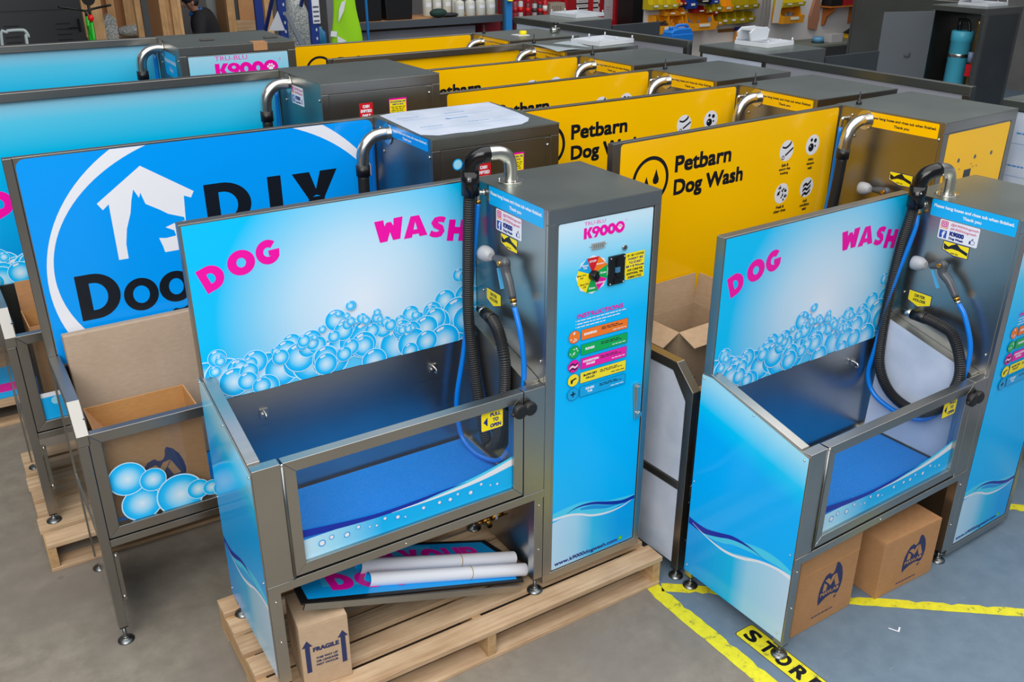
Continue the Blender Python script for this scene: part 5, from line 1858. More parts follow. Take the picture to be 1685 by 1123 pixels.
for ch, x, w_ in (('W', -0.87, .11), ('A', -0.765, .09), ('S', -0.675, .065), ('H', -0.59, .075), ('Y', -0.475, .09), ('O', -0.375, .095), ('U', -0.275, .078), ('R', -0.19, .078)):
    A.heavy(ch, x * k, 0.262, w_ * k, 0.098, 'magenta')
for ch, x, w_ in (('D', -0.84, .095), ('O', -0.725, .105), ('G', -0.61, .095)):
    A.heavy(ch, x * k, 0.118, w_ * k, 0.105, 'magenta')
A.build('sign_artwork', sg)

for nm, p, q_, rad, sd in (('white poster roll with sky blue inside, rearmost of the two on the sign board', (-0.735, 0.200, 0.455), (-0.030, 0.186, 0.213), 0.030, 1), ('white poster roll with sky blue inside, nearest of the two on the sign board', (-0.735, 0.112, 0.452), (-0.028, 0.098, 0.210), 0.028, 2)):
    p, q_ = Vector(p), Vector(q_)
    r = thing('poster_roll', nm, 'poster roll', p, 0.0, 'poster rolls on the sign board')
    d = q_ - p
    b = MB()
    b.tube([(0, 0, 0), d * 0.5, d], rad, 'white', 24, smooth_path=False, cap=False)
    b.build('paper_roll', r)
    b = MB()
    b.tube([d * 0.0005, d * 0.5, d * 0.9995], rad - 0.0012, 'cyan', 24, smooth_path=False, cap=False)
    b.tube([d * 0.002, d * 0.5, d * 0.998], rad * 0.80, 'cyan', 20, smooth_path=False, cap=False)
    b.build('printed_inside', r)
    b = MB()
    b.tube([d * 0.62, d * 0.626], rad + 0.0006, flat(190, 160, 110, 0.6), 20, smooth_path=False, cap=False)
    b.build('rubber_band', r)

# the same kind of sign under the rearmost blue machine
b = MB()
b.box(-2.1, -1.62, 3.15, 3.6, 0.152, 0.16, 'cyan')
b.box(-2.1, -1.62, 3.22, 3.34, 0.16, 0.161, 'magenta')
tag(b.build('sign_board'), 'sky blue and magenta board on the farthest left pallet', 'sign')

# ------------------------------------------------------------------ odds and ends on the cabinet lids
def top_tray(loc, rz, w, d, label, bracket):
    r = thing('plastic_tray', label, 'tray', loc, rz, 'white plastic trays on the cabinets')
    b = MB()
    t = 0.010
    b.box(0, w, 0, t, 0, 0.030, 'white_plastic')
    b.box(0, w, d - t, d, 0, 0.030, 'white_plastic')
    b.box(0, t, t, d - t, 0, 0.030, 'white_plastic')
    b.box(w - t, w, t, d - t, 0, 0.030, 'white_plastic')
    b.box(t, w - t, t, d - t, 0, 0.006, 'white_plastic')
    b.build('tray_frame', r, bevel=0.002)
    for x in (0.01, w / 2, w - 0.01):
        for y in (0.01, d - 0.01):
            b = MB()
            b.cyl((x, y, 0.028), (x, y, 0.052), 0.006, 'white_plastic', 8)
            b.build('post', r)
    if bracket:
        b = MB()
        b.prism([(0.02, 0.03), (0.20, 0.03), (0.22, 0.10), (0.19, 0.12), (0.05, 0.12), (0.0, 0.09)], 1, d * 0.55, d * 0.60, 'white_plastic')
        b.prism([(0.02, 0.03), (0.20, 0.03), (0.22, 0.10), (0.19, 0.12), (0.05, 0.12), (0.0, 0.09)], 1, d * 0.92, d * 0.97, 'white_plastic')
        b.box(0.03, 0.20, d * 0.60, d * 0.92, 0.10, 0.115, 'white_plastic')
        b.build('raised_bracket', r, bevel=0.002)
    return r


ZL = 1.9
top_tray((3.40, 2.24, 1.916), 0.10, 0.30, 0.30, 'white plastic tray with raised bracket on the nearer bare steel cabinet', True)
top_tray((3.32, 4.46, 1.944), 0.10, 0.34, 0.36, 'white plastic tray on the farther bare steel cabinet', False)
top_tray((7.75, 3.36, 1.920), 0.0, 0.36, 0.34, 'white plastic tray with bracket on the open tank cabinet', True)
r5 = top_tray((2.43, 2.93, 1.9185), 0.15, 0.36, 0.30, 'white plastic tray with posts on the fifth yellow machine', False)

b = MB()
n = 9
vs, fs = [], []
for i in range(n):
    for j in range(n):
        u, w = i / (n - 1), j / (n - 1)
        x = 2.03 + 0.32 * u + 0.06 * w
        y = 2.86 + 0.42 * w
        z = 1.9186 + 0.006 * math.sin(5 * u + 3 * w)
        if u < 0.3:
            x -= 0.05 * (0.3 - u)
        vs.append((x, y, z))
vs += [(x, y, z + 0.0015) for x, y, z in vs]
m_ = n * n
for i in range(n - 1):
    for j in range(n - 1):
        a = i * n + j
        fs += [(a, a + 1, a + n + 1, a + n), (m_ + a, m_ + a + n, m_ + a + n + 1, m_ + a + 1)]
b.add(vs, fs, flat(176, 188, 192, 0.35), True)
tag(b.build('film_sheet'), 'loose sheet of pale film lying on the fifth yellow machine', 'film sheet')

b = MB()
b.box(0, 0.10, 0, 0.11, 0, 0.005, 'white')
b.lathe([(0.030, 0.005), (0.030, 0.030), (0.022, 0.034)], 'yellow_sticker', 14, (0.07, 0.05, 0))
tag(b.build('cable_tag', loc=(2.27, 3.76, 1.920)), 'small yellow cable clip on the rearmost yellow machine lid', 'clip')
r = thing('pipe_fitting', 'loose steel pipe fitting on the rearmost yellow machine lid', 'pipe fitting', (2.60, 3.80, 1.920))
b = MB()
b.cyl((0, 0, 0.02), (0.09, 0.02, 0.02), 0.018, 'chrome', 12)
b.cyl((0.04, 0.01, 0.02), (0.05, 0.05, 0.03), 0.014, 'chrome', 10)
b.cyl((0.05, 0.01, 0.03), (0.05, 0.01, 0.065), 0.010, 'chrome', 10)
b.build('fitting_body', r)
b = MB()
b.lathe([(0.022, 0.065), (0.022, 0.078)], 'black', 12, (0.05, 0.01, 0))
b.build('cap', r)
b = MB()
b.box(0, 0.085, -0.001, 0.075, 0.0, 0.002, M['card'])
b.box(0, 0.085, -0.003, -0.001, -0.045, 0.002, M['card'])
tag(b.build('cardboard_scrap', loc=(-0.03, 3.104, 2.083)), 'small cardboard corner guard on the rearmost blue machine lid', 'cardboard')
for lx, ly, nm in ((-0.27, 3.36, 'left'), (0.10, 3.28, 'right')):
    b = MB()
    b.box(0, 0.085, 0, 0.03, 0, 0.010, flat(72, 70, 66, 0.7))
    tag(b.build('rubber_bumper', loc=(lx, ly, 2.083), bevel=0.003), 'dark rubber bumper at the %s of the rearmost blue machine lid' % nm, 'bumper', 'rubber bumpers')

# ------------------------------------------------------------------ the far side of the workshop
def block(name, label, cat, p0, p1, mat, group=None, bevel=0.0):
    b = MB()
    b.box(p0[0], p1[0], p0[1], p1[1], p0[2], p1[2], mat)
    return tag(b.build(name, bevel=bevel), label, cat, group)


# grey steel lockers
r = thing('steel_locker', 'dark grey steel locker with louvred doors at the far left', 'locker', (0, 0, 0))
x1 = at(143, 20, 13).x
lm = flat(66, 70, 74, 0.5)
b = MB()
b.box(x1 - 2.6, x1, 13.0, 13.6, 0.0, 2.3, lm)
b.build('locker_body', r, bevel=0.004)
for k in range(2):
    xa = x1 - 0.06 - 1.25 * (k + 1)
    b = MB()
    b.box(xa, xa + 1.22, 12.985, 13.0, 0.1, 1.50, lm)
    d_ = b.build('locker_door', r, bevel=0.003)
    b = MB()
    for c_ in (0.22, 0.78):
        for i in range(4):
            b.box(xa + 1.22 * c_ - 0.10, xa + 1.22 * c_ + 0.10, 12.980, 12.985, 1.33 - i * 0.075, 1.35 - i * 0.075, flat(40, 43, 46, 0.6))
    b.build('louvre', d_)
    b = MB()
    b.box(xa + 1.15, xa + 1.18, 12.955, 12.985, 1.22, 1.40, 'black')
    b.box(xa + 1.02, xa + 1.15, 12.955, 12.975, 1.27, 1.285, 'black')
    b.build('door_handle', d_)
    b = MB()
    b.box(xa, xa + 1.22, 12.985, 13.0, 1.54, 2.24, lm)
    b.build('locker_door', r, bevel=0.003)

# trolley with a white tube handle
p = at(25, 50, 9.5)
r = thing('hand_trolley', 'white tube handled trolley at the left edge, behind the rearmost blue machine', 'trolley', (p.x, 9.5, 0))
b = MB()
h = p.z
b.tube([(-0.16, 0, 0.15), (-0.16, 0, h - 0.14), (-0.09, 0, h - 0.015), (-0.05, 0, h), (0.06, 0, h), (0.10, 0, h - 0.015), (0.12, 0, h - 0.08), (0.09, 0, h - 0.16), (0.10, 0, 0.15)], 0.017, flat(190, 204, 206, 0.4), 10, 4)
b.build('handle', r)
b = MB()
b.box(-0.25, 0.20, -0.05, 0.6, 0.14, 0.17, 'dark_steel')
b.build('platform', r)
for x in (-0.2, 0.15):
    for y in (0.02, 0.52):
        b = MB()
        b.cyl((x - 0.015, y, 0.07), (x + 0.015, y, 0.07), 0.07, 'black_rubber', 16)
        b.build('wheel', r)

# bicycle
p = at(147, 30, 10.1)
r = thing('bicycle', 'green and black bicycle with a red rear light beside the timber crate', 'bicycle', (p.x, 10.1, 0.47), 1.50)
gm = flat(20, 190, 30, 0.35)
for x in (-0.5, 0.5):
    b = MB()
    b.tube([(x + 0.32 * math.cos(2 * PI * k / 24), 0, 0.34 + 0.32 * math.sin(2 * PI * k / 24)) for k in range(25)], 0.022, 'black_rubber', 8, 1)
    for k in range(8):
        b.tube([(x, 0, 0.34), (x + 0.31 * math.cos(PI * k / 4), 0, 0.34 + 0.31 * math.sin(PI * k / 4))], 0.002, 'chrome', 4, smooth_path=False)
    b.build('wheel', r)
b = MB()
for a_, c_ in (((-0.5, 0, 0.34), (-0.12, 0, 0.95)), ((-0.5, 0, 0.34), (-0.05, 0, 0.32)), ((-0.05, 0, 0.32), (-0.14, 0, 1.15)), ((-0.05, 0, 0.32), (0.34, 0, 0.98)), ((-0.12, 0, 0.95), (0.34, 0, 1.05)), ((0.5, 0, 0.34), (0.33, 0, 1.18))):
    b.tube([a_, c_], 0.020, gm, 10, smooth_path=False)
b.build('frame', r)
b = MB()
b.tube([(-0.30, 0, 1.42), (-0.16, 0, 1.42), (0.02, 0, 1.40)], lambda t: 0.075 - 0.05 * t, 'black', 12)
b.tube([(-0.14, 0, 1.10), (-0.15, 0, 1.40)], 0.014, 'black', 8, smooth_path=False)
b.build('saddle', r)
b = MB()
b.tube([(0.30, -0.3, 1.30), (0.36, -0.1, 1.26), (0.33, 0, 1.24), (0.36, 0.1, 1.26), (0.30, 0.3, 1.30)], 0.014, 'black', 8)
b.tube([(0.33, 0, 1.16), (0.33, 0, 1.25)], 0.016, 'black', 8, smooth_path=False)
b.build('handlebar', r)
b = MB()
b.sphere((-0.20, 0, 1.20), 0.035, 0.035, 0.04, flat(240, 20, 20, 0.3), 12, 8)
b.cyl((-0.18, 0, 1.20), (-0.14, 0, 1.20), 0.012, 'black', 8)
b.build('rear_light', r)

r = thing('bicycle_stand', 'black work stand holding the green bicycle off the floor', 'stand', (p.x, 10.15, 0), 1.50)
b = MB()
b.cyl((0, 0, 0.0), (0, 0, 0.72), 0.03, 'black', 12)
b.build('pole', r)
b = MB()
for a_ in (0.3, 2.4, 4.5):
    b.bar((0, 0, 0.05), (0.45 * math.cos(a_), 0.45 * math.sin(a_), 0.02), 0.04, 0.03, 'black')
b.build('base', r)

# timber crate with open front
xa, xb = at(166, 30, 11).x, at(232, 28, 11).x
r = thing('timber_crate', 'tall open timber crate with brown panels behind the rearmost blue machine', 'crate', (0, 0, 0))
for x in (xa - 0.10, xb - 0.06):
    for y in (11.0, 11.75):
        b = MB()
        b.box(x, x + 0.13, y, y + 0.09, 0.02, 2.6, 'wood_z')
        b.build('post', r, bevel=0.004)
b = MB()
b.box(xa - 0.09, xb + 0.06, 11.842, 11.86, 0.1, 2.6, flat(160, 112, 72, 0.8))
b.build('back_panel', r)
b = MB()
b.box(xa - 0.10, xb + 0.07, 11.0, 11.86, 1.22, 1.26, 'wood')
b.build('shelf_board', r)
b = MB()
b.box(xa - 0.10, xb + 0.07, 11.0, 11.86, 0.0, 0.02, 'wood')
b.build('base_board', r)
xm = (xa + xb) / 2
b = MB()
b.box(xm - 0.02, xm + 0.08, 11.80, 11.842, 1.27, 2.6, 'wood_z')
b.build('batten', r)
b = MB()
b.sphere((0, 0, 0.085), 0.24, 0.15, 0.08, 'wrap', 16, 9)
tag(b.build('bubble_wrap', loc=(xm + 0.20, 11.4, 1.262)), 'bundle of grey bubble wrap on the timber crate shelf', 'bubble wrap')
b = MB()
b.prism([(-0.10, 0.0), (0.12, 0.0), (0.12, 0.26), (0.04, 0.34), (-0.10, 0.20)], 1, 0, 0.16, 'wrap')
tag(b.build('wrapped_parcel', loc=(xa + 0.10, 11.20, 1.262)), 'grey wrapped parcel at the left on the timber crate shelf', 'parcel')
x = at(241, 30, 10.6).x
block('steel_post', 'grey steel post beside the timber crate', 'post', (x - 0.035, 10.6, 0), (x + 0.035, 10.68, 2.6), 'dark_steel')
xs = at(262, 30, 11.4).x
block('plywood_sheet', 'brown sheet standing behind the timber boards', 'sheet', (xs - 0.25, 11.95, 0), (xs + 0.25, 11.97, 2.4), flat(150, 110, 72, 0.8))
for k, px in enumerate((270, 280, 289, 297)):
    x = at(px, 30, 11.4).x
    o = block('timber_board', 'pale upright timber board to the left of the person', 'board', (x - 0.042, 11.4 + 0.05 * (k % 2), 0), (x + 0.042, 11.44 + 0.05 * (k % 2), 2.5), 'wood_z', 'upright timber boards', 0.003)
block('white_board', 'white board standing behind the person', 'board', (at(340, 10, 13.2).x, 13.2, 0), (at(370, 30, 13.2).x, 13.23, 2.2), flat(176, 184, 184, 0.6))
# cartons on a timber bench
x0, x1 = at(372, 20, 12.4).x, at(446, 20, 12.4).x
r = thing('timber_crate', 'low timber crate filled with cartons to the right of the person', 'crate', (0, 0, 0))
zc = at(400, 33, 12.4).z
b = MB()
b.box(x0, x1, 12.40, 12.44, zc - 0.16, zc, 'wood')
b.build('front_board', r, bevel=0.003)
b = MB()
b.box(x0, x1, 12.44, 13.1, 0, 0.06, 'wood')
b.build('base_board', r)
for x in (x0, x1 - 0.12):
    b = MB()
    b.box(x, x + 0.12, 12.33, 12.40, 0, 2.4, 'wood_z')
    b.build('post', r, bevel=0.003)
b = MB()
b.box(x0 + 0.12, x1 - 0.12, 12.405, 12.44, 0.1, 0.22, 'wood')
b.build('front_board', r, bevel=0.003)
xm = x0 + (x1 - x0) * 0.20
block('cardboard_box', 'brown carton at the left of the low timber crate', 'box', (x0 + 0.02, 12.5, 0.06), (xm, 13.0, 1.9), M['card'], 'cardboard cartons')
block('cardboard_box', 'large brown carton filling the low timber crate', 'box', (xm + 0.08, 12.46, 0.06), (x1 - 0.05, 13.05, 2.3), M['card'], 'cardboard cartons')
block('steel_post', 'dark steel strip between the two cartons in the low crate', 'post', (xm + 0.015, 12.46, 0.06), (xm + 0.065, 12.5, 2.2), 'dark_steel')


# blue pallet rack uprights
def rack_upright(px, y, label):
    x = at(px, 30, y).x
    r = thing('rack_upright', label, 'rack post', (x, y, 0), 0.0, 'blue rack uprights')
    bl = flat(24, 52, 130, 0.45)
    b = MB()
    b.box(-0.05, 0.05, 0, 0.07, 0, 2.7, bl)
    b.build('post', r, bevel=0.003)
    b = MB()
    for i in range(14):
        for dx in (0.0,):
            b.lathe([(0.011, 0), (0.011, 0.002)], flat(190, 196, 204, 0.6), 8, (dx, 0, 0))
    b = MB()
    for i in range(16):
        z = 0.85 + i * 0.105
        b.add([(0.018 + 0.012 * math.cos(t * PI / 5), -0.0008, z + 0.02 * math.sin(t * PI / 5)) for t in range(10)][::-1], [list(range(10))[::-1]], flat(190, 196, 204, 0.6))
    b.build('hole_row', r)
    b = MB()
    b.bar((-0.02, 0.035, 2.1), (-0.02, 0.9, 1.2), 0.04, 0.03, bl)
    b.build('brace', r)
    b = MB()
    b.box(-0.05, 0.05, 0.9, 0.97, 0, 2.7, bl)
    b.build('post', r, bevel=0.003)
    return r


rack_upright(466, 9.0, 'blue steel rack upright left of the bubble wrap bag')
rack_upright(517, 9.0, 'blue steel rack upright right of the bubble wrap bag')
xg = at(485, 50, 8.9)
b = MB()
b.bar((at(470, 20, 8.9).x, 8.9, at(470, 20, 8.9).z), (at(497, 74, 8.9).x, 8.9, at(497, 74, 8.9).z), 0.05, 0.03, flat(120, 128, 136, 0.5), up=(0, 1, 0))
b.bar((at(497, 74, 8.9).x, 8.9, at(497, 74, 8.9).z), (at(497, 74, 8.9).x + 0.3, 8.9, 0.0), 0.05, 0.03, flat(120, 128, 136, 0.5), up=(0, 1, 0))
tag(b.build('steel_bar'), 'grey bar leaning against the left blue rack upright', 'bar')
pb = at(487, 45, 9.5)
b = MB()
b.sphere((0, 0, 0.55), 0.215, 0.20, 0.58, 'wrap', 18, 12)
tag(b.build('bubble_wrap_bag', loc=(pb.x, 9.5, pb.z - 0.72)), 'big translucent bag of bubble wrap between the blue rack uprights', 'bag')
block('rack_shelf', 'rack shelf carrying the bag of bubble wrap', 'shelf', (pb.x - 0.42, 9.09, pb.z - 0.81), (pb.x + 0.42, 9.88, pb.z - 0.755), 'dark_steel')
pa = [at(442, 48, 8.99), at(457, 18, 8.99), at(466, 42, 8.99)]
b = MB()
b.prism([(pa[0].x, pa[0].z - 0.02), (pa[2].x + 0.02, pa[2].z - 0.06), (pa[2].x, pa[2].z), (pa[1].x, pa[1].z)], 1, 8.992, 8.998, flat(196, 200, 208, 0.6))
tag(b.build('paper_sheet'), 'white paper sheet hanging on the left blue rack upright', 'paper')
pz = at(520, 15, 8.99)
b = MB()
b.box(pz.x - 0.05, pz.x + 0.045, 8.990, 8.9985, pz.z - 0.17, pz.z + 0.12, 'white')
for i in range(4):
    b.box(pz.x - 0.04, pz.x + 0.035, 8.988, 8.990, pz.z - 0.15 + i * 0.055, pz.z - 0.128 + i * 0.055, flat(90, 96, 104, 0.6))
tag(b.build('load_sign'), 'white load notice on the right blue rack upright', 'sign')
p0, p1 = at(528, 4, 10.2), at(546, 60, 10.2)
block('grey_carton', 'grey printed carton behind the yellow safety vest', 'box', (p0.x, 10.0, 0.0), (p1.x + 0.2, 10.35, p0.z + 0.1), flat(110, 112, 116, 0.7))
p0 = at(532, 62, 9.6)
b = MB()
b.lathe([(0.07, 0), (0.075, 0.02), (0.075, 0.18), (0.03, 0.22), (0.03, 0.25)], flat(20, 110, 160, 0.4), 16)
tag(b.build('blue_bottle', loc=(p0.x, 9.7, p0.z - 0.12)), 'blue bottle left of the yellow safety vest', 'bottle')
block('rack_shelf', 'rack shelf carrying the blue bottle', 'shelf', (p0.x - 0.2, 9.45, p0.z - 0.17), (p0.x + 0.30, 9.95, p0.z - 0.122), 'dark_steel')

# hanging safety vest
vl, vr, vt = at(543, 68, 9.0), at(590, 64, 9.0), at(566, 0, 9.0)
r = thing('safety_vest', 'fluorescent yellow safety vest with silver strips hanging by the shelf', 'vest', (vt.x, 9.0, 0))
vm = flat(150, 214, 0, 0.7)
zb, zt = vl.z - 0.12, vt.z + 0.35
N, K = 14, 24


def vest_ring(t):
    z = zb + (zt - zb) * t
    wl = 0.215 - 0.10 * t + 0.012 * math.sin(9 * t)
    return [(wl * math.cos(a_) * (1 + 0.03 * math.sin(5 * a_ + 7 * t)), 0.075 * math.sin(a_) * (1 + 0.12 * math.sin(4 * a_ + 3 * t)) * (1 - 0.4 * t), z) for a_ in [2 * PI * k / K for k in range(K)]]


b = MB()
vs = [q_ for i in range(N + 1) for q_ in vest_ring(i / N)]
b.add(vs, [(i * K + k, i * K + (k + 1) % K, (i + 1) * K + (k + 1) % K, (i + 1) * K + k) for i in range(N) for k in range(K)] + [[N * K + k for k in range(K)], [k for k in range(K)][::-1]], vm, True)
b.build('vest_body', r)
fx = lambda px, py: at(px, py, 8.915)
for pts in (((562, 4), (569, 0), (566, 18), (557, 37), (558, 16)), ((545, 51), (555, 52), (554, 61), (544, 60)), ((555, 59), (571, 68), (556, 71))):
    b = MB()
    q_ = [(fx(*k_).x - vt.x, fx(*k_).z) for k_ in pts]
    b.prism(q_, 1, 8.915 - 9.0, 8.921 - 9.0, flat(226, 230, 232, 0.4))
    b.build('reflective_strip', r)

# steel shelf with tubs and bottles
YS = 10.5
sl, sr_ = at(588, 39, YS), at(829, 23, YS)
zs = (sl.z + sr_.z) / 2
r = thing('steel_shelf', 'long grey steel shelf with bottles along the back', 'shelf', (0, 0, 0))
gs = flat(66, 72, 80, 0.5)
b = MB()
b.box(sl.x - 0.4, sr_.x, YS, YS + 0.045, zs - 0.105, zs, gs)
b.build('shelf_beam', r, bevel=0.003)
b = MB()
b.box(sl.x - 0.4, sr_.x, YS + 0.046, YS + 0.75, zs - 0.03, zs - 0.005, M['card'])
b.build('shelf_board', r)
b = MB()
b.box(sl.x - 0.4, sr_.x, YS + 0.75, YS + 0.79, zs - 0.105, zs, gs)
b.build('shelf_beam', r)
for x in (sl.x - 0.47, sr_.x - 0.02):
    for y in (YS - 0.01, YS + 0.73):
        b = MB()
        b.box(x, x + 0.08, y, y + 0.08, 0, 2.5, flat(54, 62, 74, 0.5))
        b.build('post', r, bevel=0.003)
for k, px in enumerate((596, 622, 664)):
    x = at(px, 20, YS).x
    w = (0.12, 0.135, 0.235)[k]
    b = MB()
    b.add([(x + sx * w * f_, YS + 0.14 + 0.36 * g_, zs - 0.004 + z) for z, f_ in ((0, 0.9), (0.45, 1.0)) for sx, g_ in ((-1, 0), (1, 0), (1, 1), (-1, 1))], [(3, 2, 1, 0), (4, 5, 6, 7), (0, 1, 5, 4), (1, 2, 6, 5), (2, 3, 7, 6), (3, 0, 4, 7)], 'black')
    tag(b.build('black_tub', bevel=0.015), ('narrow black tub at the left end of the steel shelf', 'middle black tub on the steel shelf', 'widest black tub on the steel shelf')[k], 'tub', 'black tubs')


def bottle(x, y, z, rr, h, label, group):
    r = thing('bottle', label, 'bottle', (x, y, z), 0, group)
    b = MB()
    b.lathe([(rr * 0.92, 0), (rr, 0.012), (rr, h * 0.74), (rr * 0.9, h * 0.82), (rr * 0.42, h * 0.90), (rr * 0.40, h * 0.93)], flat(196, 198, 190, 0.45), 18)
    b.build('bottle_body', r)
    b = MB()
    b.lathe([(rr * 0.46, h * 0.93), (rr * 0.46, h)], 'white_plastic', 14)
    b.build('cap', r)
    b = MB()
    b.tube([(rr * 1.008 * math.sin(t), -rr * 1.008 * math.cos(t), h * 0.50) for t in (-0.6, -0.3, 0, 0.3, 0.6)], 0.001, 'white', 4, 1)
    n = 7
    vs = [((rr * 1.012) * math.sin(t), -(rr * 1.012) * math.cos(t), z_) for z_ in (h * 0.42, h * 0.60) for t in [-0.7 + 1.4 * i / (n - 1) for i in range(n)]]
    b.add(vs, [(i, i + 1, n + i + 1, n + i) for i in range(n - 1)], flat(222, 224, 234, 0.5))
    b.build('bottle_label', r)
    return r


for px, py in ((757, 25), (774.5, 24), (791.5, 23), (808, 21)):
    p = at(px, py, YS + 0.10)
    bottle(p.x, YS + 0.12, zs - 0.004, 0.078, 0.265, 'white bottle in the front row at the right end of the steel shelf', 'front bottles on the steel shelf')
for px in (703, 719, 735, 750):
    p = at(px, 15, YS + 0.42)
    bottle(p.x, YS + 0.42, zs - 0.004, 0.072, 0.33, 'taller white bottle in the back row on the steel shelf', 'rear bottles on the steel shelf')
p = at(727, 22, YS + 0.14)
b = MB()
b.sphere((-0.08, 0, 0.066), 0.15, 0.08, 0.068, flat(20, 52, 46, 0.8), 14, 8)
b.sphere((0.10, -0.01, 0.032), 0.17, 0.06, 0.034, flat(28, 30, 34, 0.7), 14, 8)
tag(b.build('work_glove', loc=(p.x, YS + 0.10, zs + 0.0)), 'dark green cloth bundle in front of the tall bottles', 'cloth')
p0 = at(604, 30, 9.6)
b = MB()
b.tube([(p0.x, 9.6, 0.4), (p0.x, 9.6, 1.4), (p0.x - 0.01, 9.6, 2.5)], 0.019, flat(20, 108, 176, 0.4), 10)
tag(b.build('blue_pole'), 'thin blue pole standing in front of the black tubs', 'pole')
block('white_cabinet', 'white cabinet front under the steel shelf', 'cabinet', (sl.x - 0.3, YS + 0.3, 0), (at(782, 45, YS + 0.3).x, YS + 0.7, zs - 0.17), flat(150, 148, 156, 0.6))
block('red_cabinet', 'dark red tool cabinet below the right end of the steel shelf', 'cabinet', (at(793, 45, YS + 0.3).x, YS + 0.3, 0), (at(827, 40, YS + 0.3).x, YS + 0.70, zs - 0.12), flat(120, 18, 30, 0.5))
p0 = at(838, 25, 10.2)
r = thing('blue_post', 'light blue steel post with fittings right of the steel shelf', 'post', (p0.x, 10.2, 0))
b = MB()
b.box(-0.055, 0.055, 0, 0.05, 0, 2.4, flat(30, 120, 190, 0.45))
b.build('post', r)
b = MB()
b.lathe([(0.03, 0), (0.05, 0.01), (0.03, 0.02)], 'yellow_sticker', 14, (0, -0.03, at(838, 2, 10.2).z))
b.build('hook', r)

# red tool station
YR = 11.8
xa, xb = at(846, 20, YR).x, at(1036, 20, YR).x + 0.04
r = thing('tool_cabinet', 'wide red tool cabinet with shelves and white boards at the back', 'cabinet', (0, 0, 0))
b = MB()
b.box(xa, xb, YR + 0.5, YR + 0.53, 0, 2.4, flat(150, 16, 28, 0.5))
b.build('back_panel', r)
zsh = at(870, 26, YR + 0.2).z
b = MB()
b.box(xa, at(950, 26, YR).x, YR + 0.02, YR + 0.5, zsh - 0.03, zsh, flat(150, 16, 28, 0.5))
b.build('shelf_board', r)
b = MB()
b.box(xa, xb, YR + 0.0, YR + 0.5, 0, 0.7, flat(130, 14, 24, 0.5))
b.build('base', r)
for px in (846, 952, 995, 1036):
    x = at(px, 20, YR).x
    b = MB()
    b.box(x - 0.03, x + 0.03, YR + 0.40, YR + 0.5, 0.7, 2.4, flat(176, 18, 30, 0.5))
    b.build('upright', r)
for px, c_, c2, hh in ((848, (150, 60, 70), (170, 30, 40), 0.30), (857, (198, 200, 204), (206, 24, 34), 0.30), (869, (120, 40, 44), (206, 24, 34), 0.26), (880, (170, 172, 176), (60, 62, 66), 0.24), (889, (60, 62, 66), (206, 24, 34), 0.22), (897, (190, 30, 36), (230, 230, 230), 0.30)):
    x = at(px, 20, YR + 0.15).x
    rr = thing('spray_can', {848: 'dull red spray can at the left end of the red shelf', 857: 'white and red spray can on the red shelf', 869: 'dark red spray can on the red shelf', 880: 'silver spray can with black nozzle on the red shelf', 889: 'small dark spray can on the red shelf', 897: 'bright red spray can beside the beige box'}[px], 'spray can', (x, YR + 0.16, zsh), 0, 'spray cans on the red shelf')
    b = MB()
    b.lathe([(0.042, 0), (0.045, 0.01), (0.045, hh * 0.80), (0.03, hh * 0.88)], flat(*c_, 0.35), 16)
    b.build('can_body', rr)
    b = MB()
    b.lathe([(0.0456, hh * 0.25), (0.0456, hh * 0.55)], flat(*c2, 0.4), 16)
    b.build('can_label', rr)
    b = MB()
    b.lathe([(0.03, hh * 0.88), (0.03, hh), (0.02, hh + 0.01)], flat(*c2, 0.4), 14)
    b.build('cap', rr)
x0, x1 = at(906, 15, YR + 0.1).x, at(934, 15, YR + 0.1).x
r = thing('beige_box', 'beige ribbed plastic box on the red shelf', 'box', (x0, YR + 0.12, zsh))
b = MB()
b.add([(0, 0, 0), (x1 - x0, 0, 0), (x1 - x0, 0.25, 0), (0, 0.25, 0), (0.02, 0.01, 0.20), (x1 - x0 - 0.04, 0.01, 0.20), (x1 - x0 - 0.04, 0.24, 0.20), (0.02, 0.24, 0.20)], [(3, 2, 1, 0), (4, 5, 6, 7), (0, 1, 5, 4), (1, 2, 6, 5), (2, 3, 7, 6), (3, 0, 4, 7)], flat(150, 140, 128, 0.6))
b.build('box_body', r, bevel=0.01)
b = MB()
for i in range(5):
    b.box(0.05 + i * 0.045, 0.065 + i * 0.045, -0.006, 0.006, 0.02, 0.15, flat(130, 120, 110, 0.6))
b.build('rib', r)
x0, x1 = at(953, 10, YR + 0.4).x, at(991, 10, YR + 0.4).x
for i in range(4):
    z = at(970, 2 + i * 8, YR + 0.4).z
    b = MB()
    b.box(x0, x1 - 0.03 * (i % 2), YR + 0.485, YR + 0.490, z - 0.055, z + 0.055, flat(190, 188, 190, 0.6))
    b.box(x0 + (x1 - x0) * 0.62, x0 + (x1 - x0) * 0.72, YR + 0.4835, YR + 0.485, z - 0.01, z + 0.02, flat(220, 120, 90, 0.6))
    b.box(x0 + 0.04, x0 + (x1 - x0) * 0.45, YR + 0.4835, YR + 0.485, z - 0.005, z + 0.008, flat(130, 132, 138, 0.6))
    tag(b.build('wall_notice'), ('topmost', 'second', 'third', 'lowest')[i] + ' white paper strip on the red tool cabinet', 'notice', 'paper strips on the red cabinet')
r = thing('whiteboard', 'whiteboard with faint red writing in the red tool cabinet', 'whiteboard', (0, 0, 0))
x0, x1 = at(999, 10, YR + 0.4).x, at(1034, 10, YR + 0.4).x
z0 = at(1016, 34, YR + 0.4).z
b = MB()
b.box(x0, x1, YR + 0.48, YR + 0.495, z0, 2.2, flat(176, 178, 184, 0.4))
b.build('board', r)
b = MB()
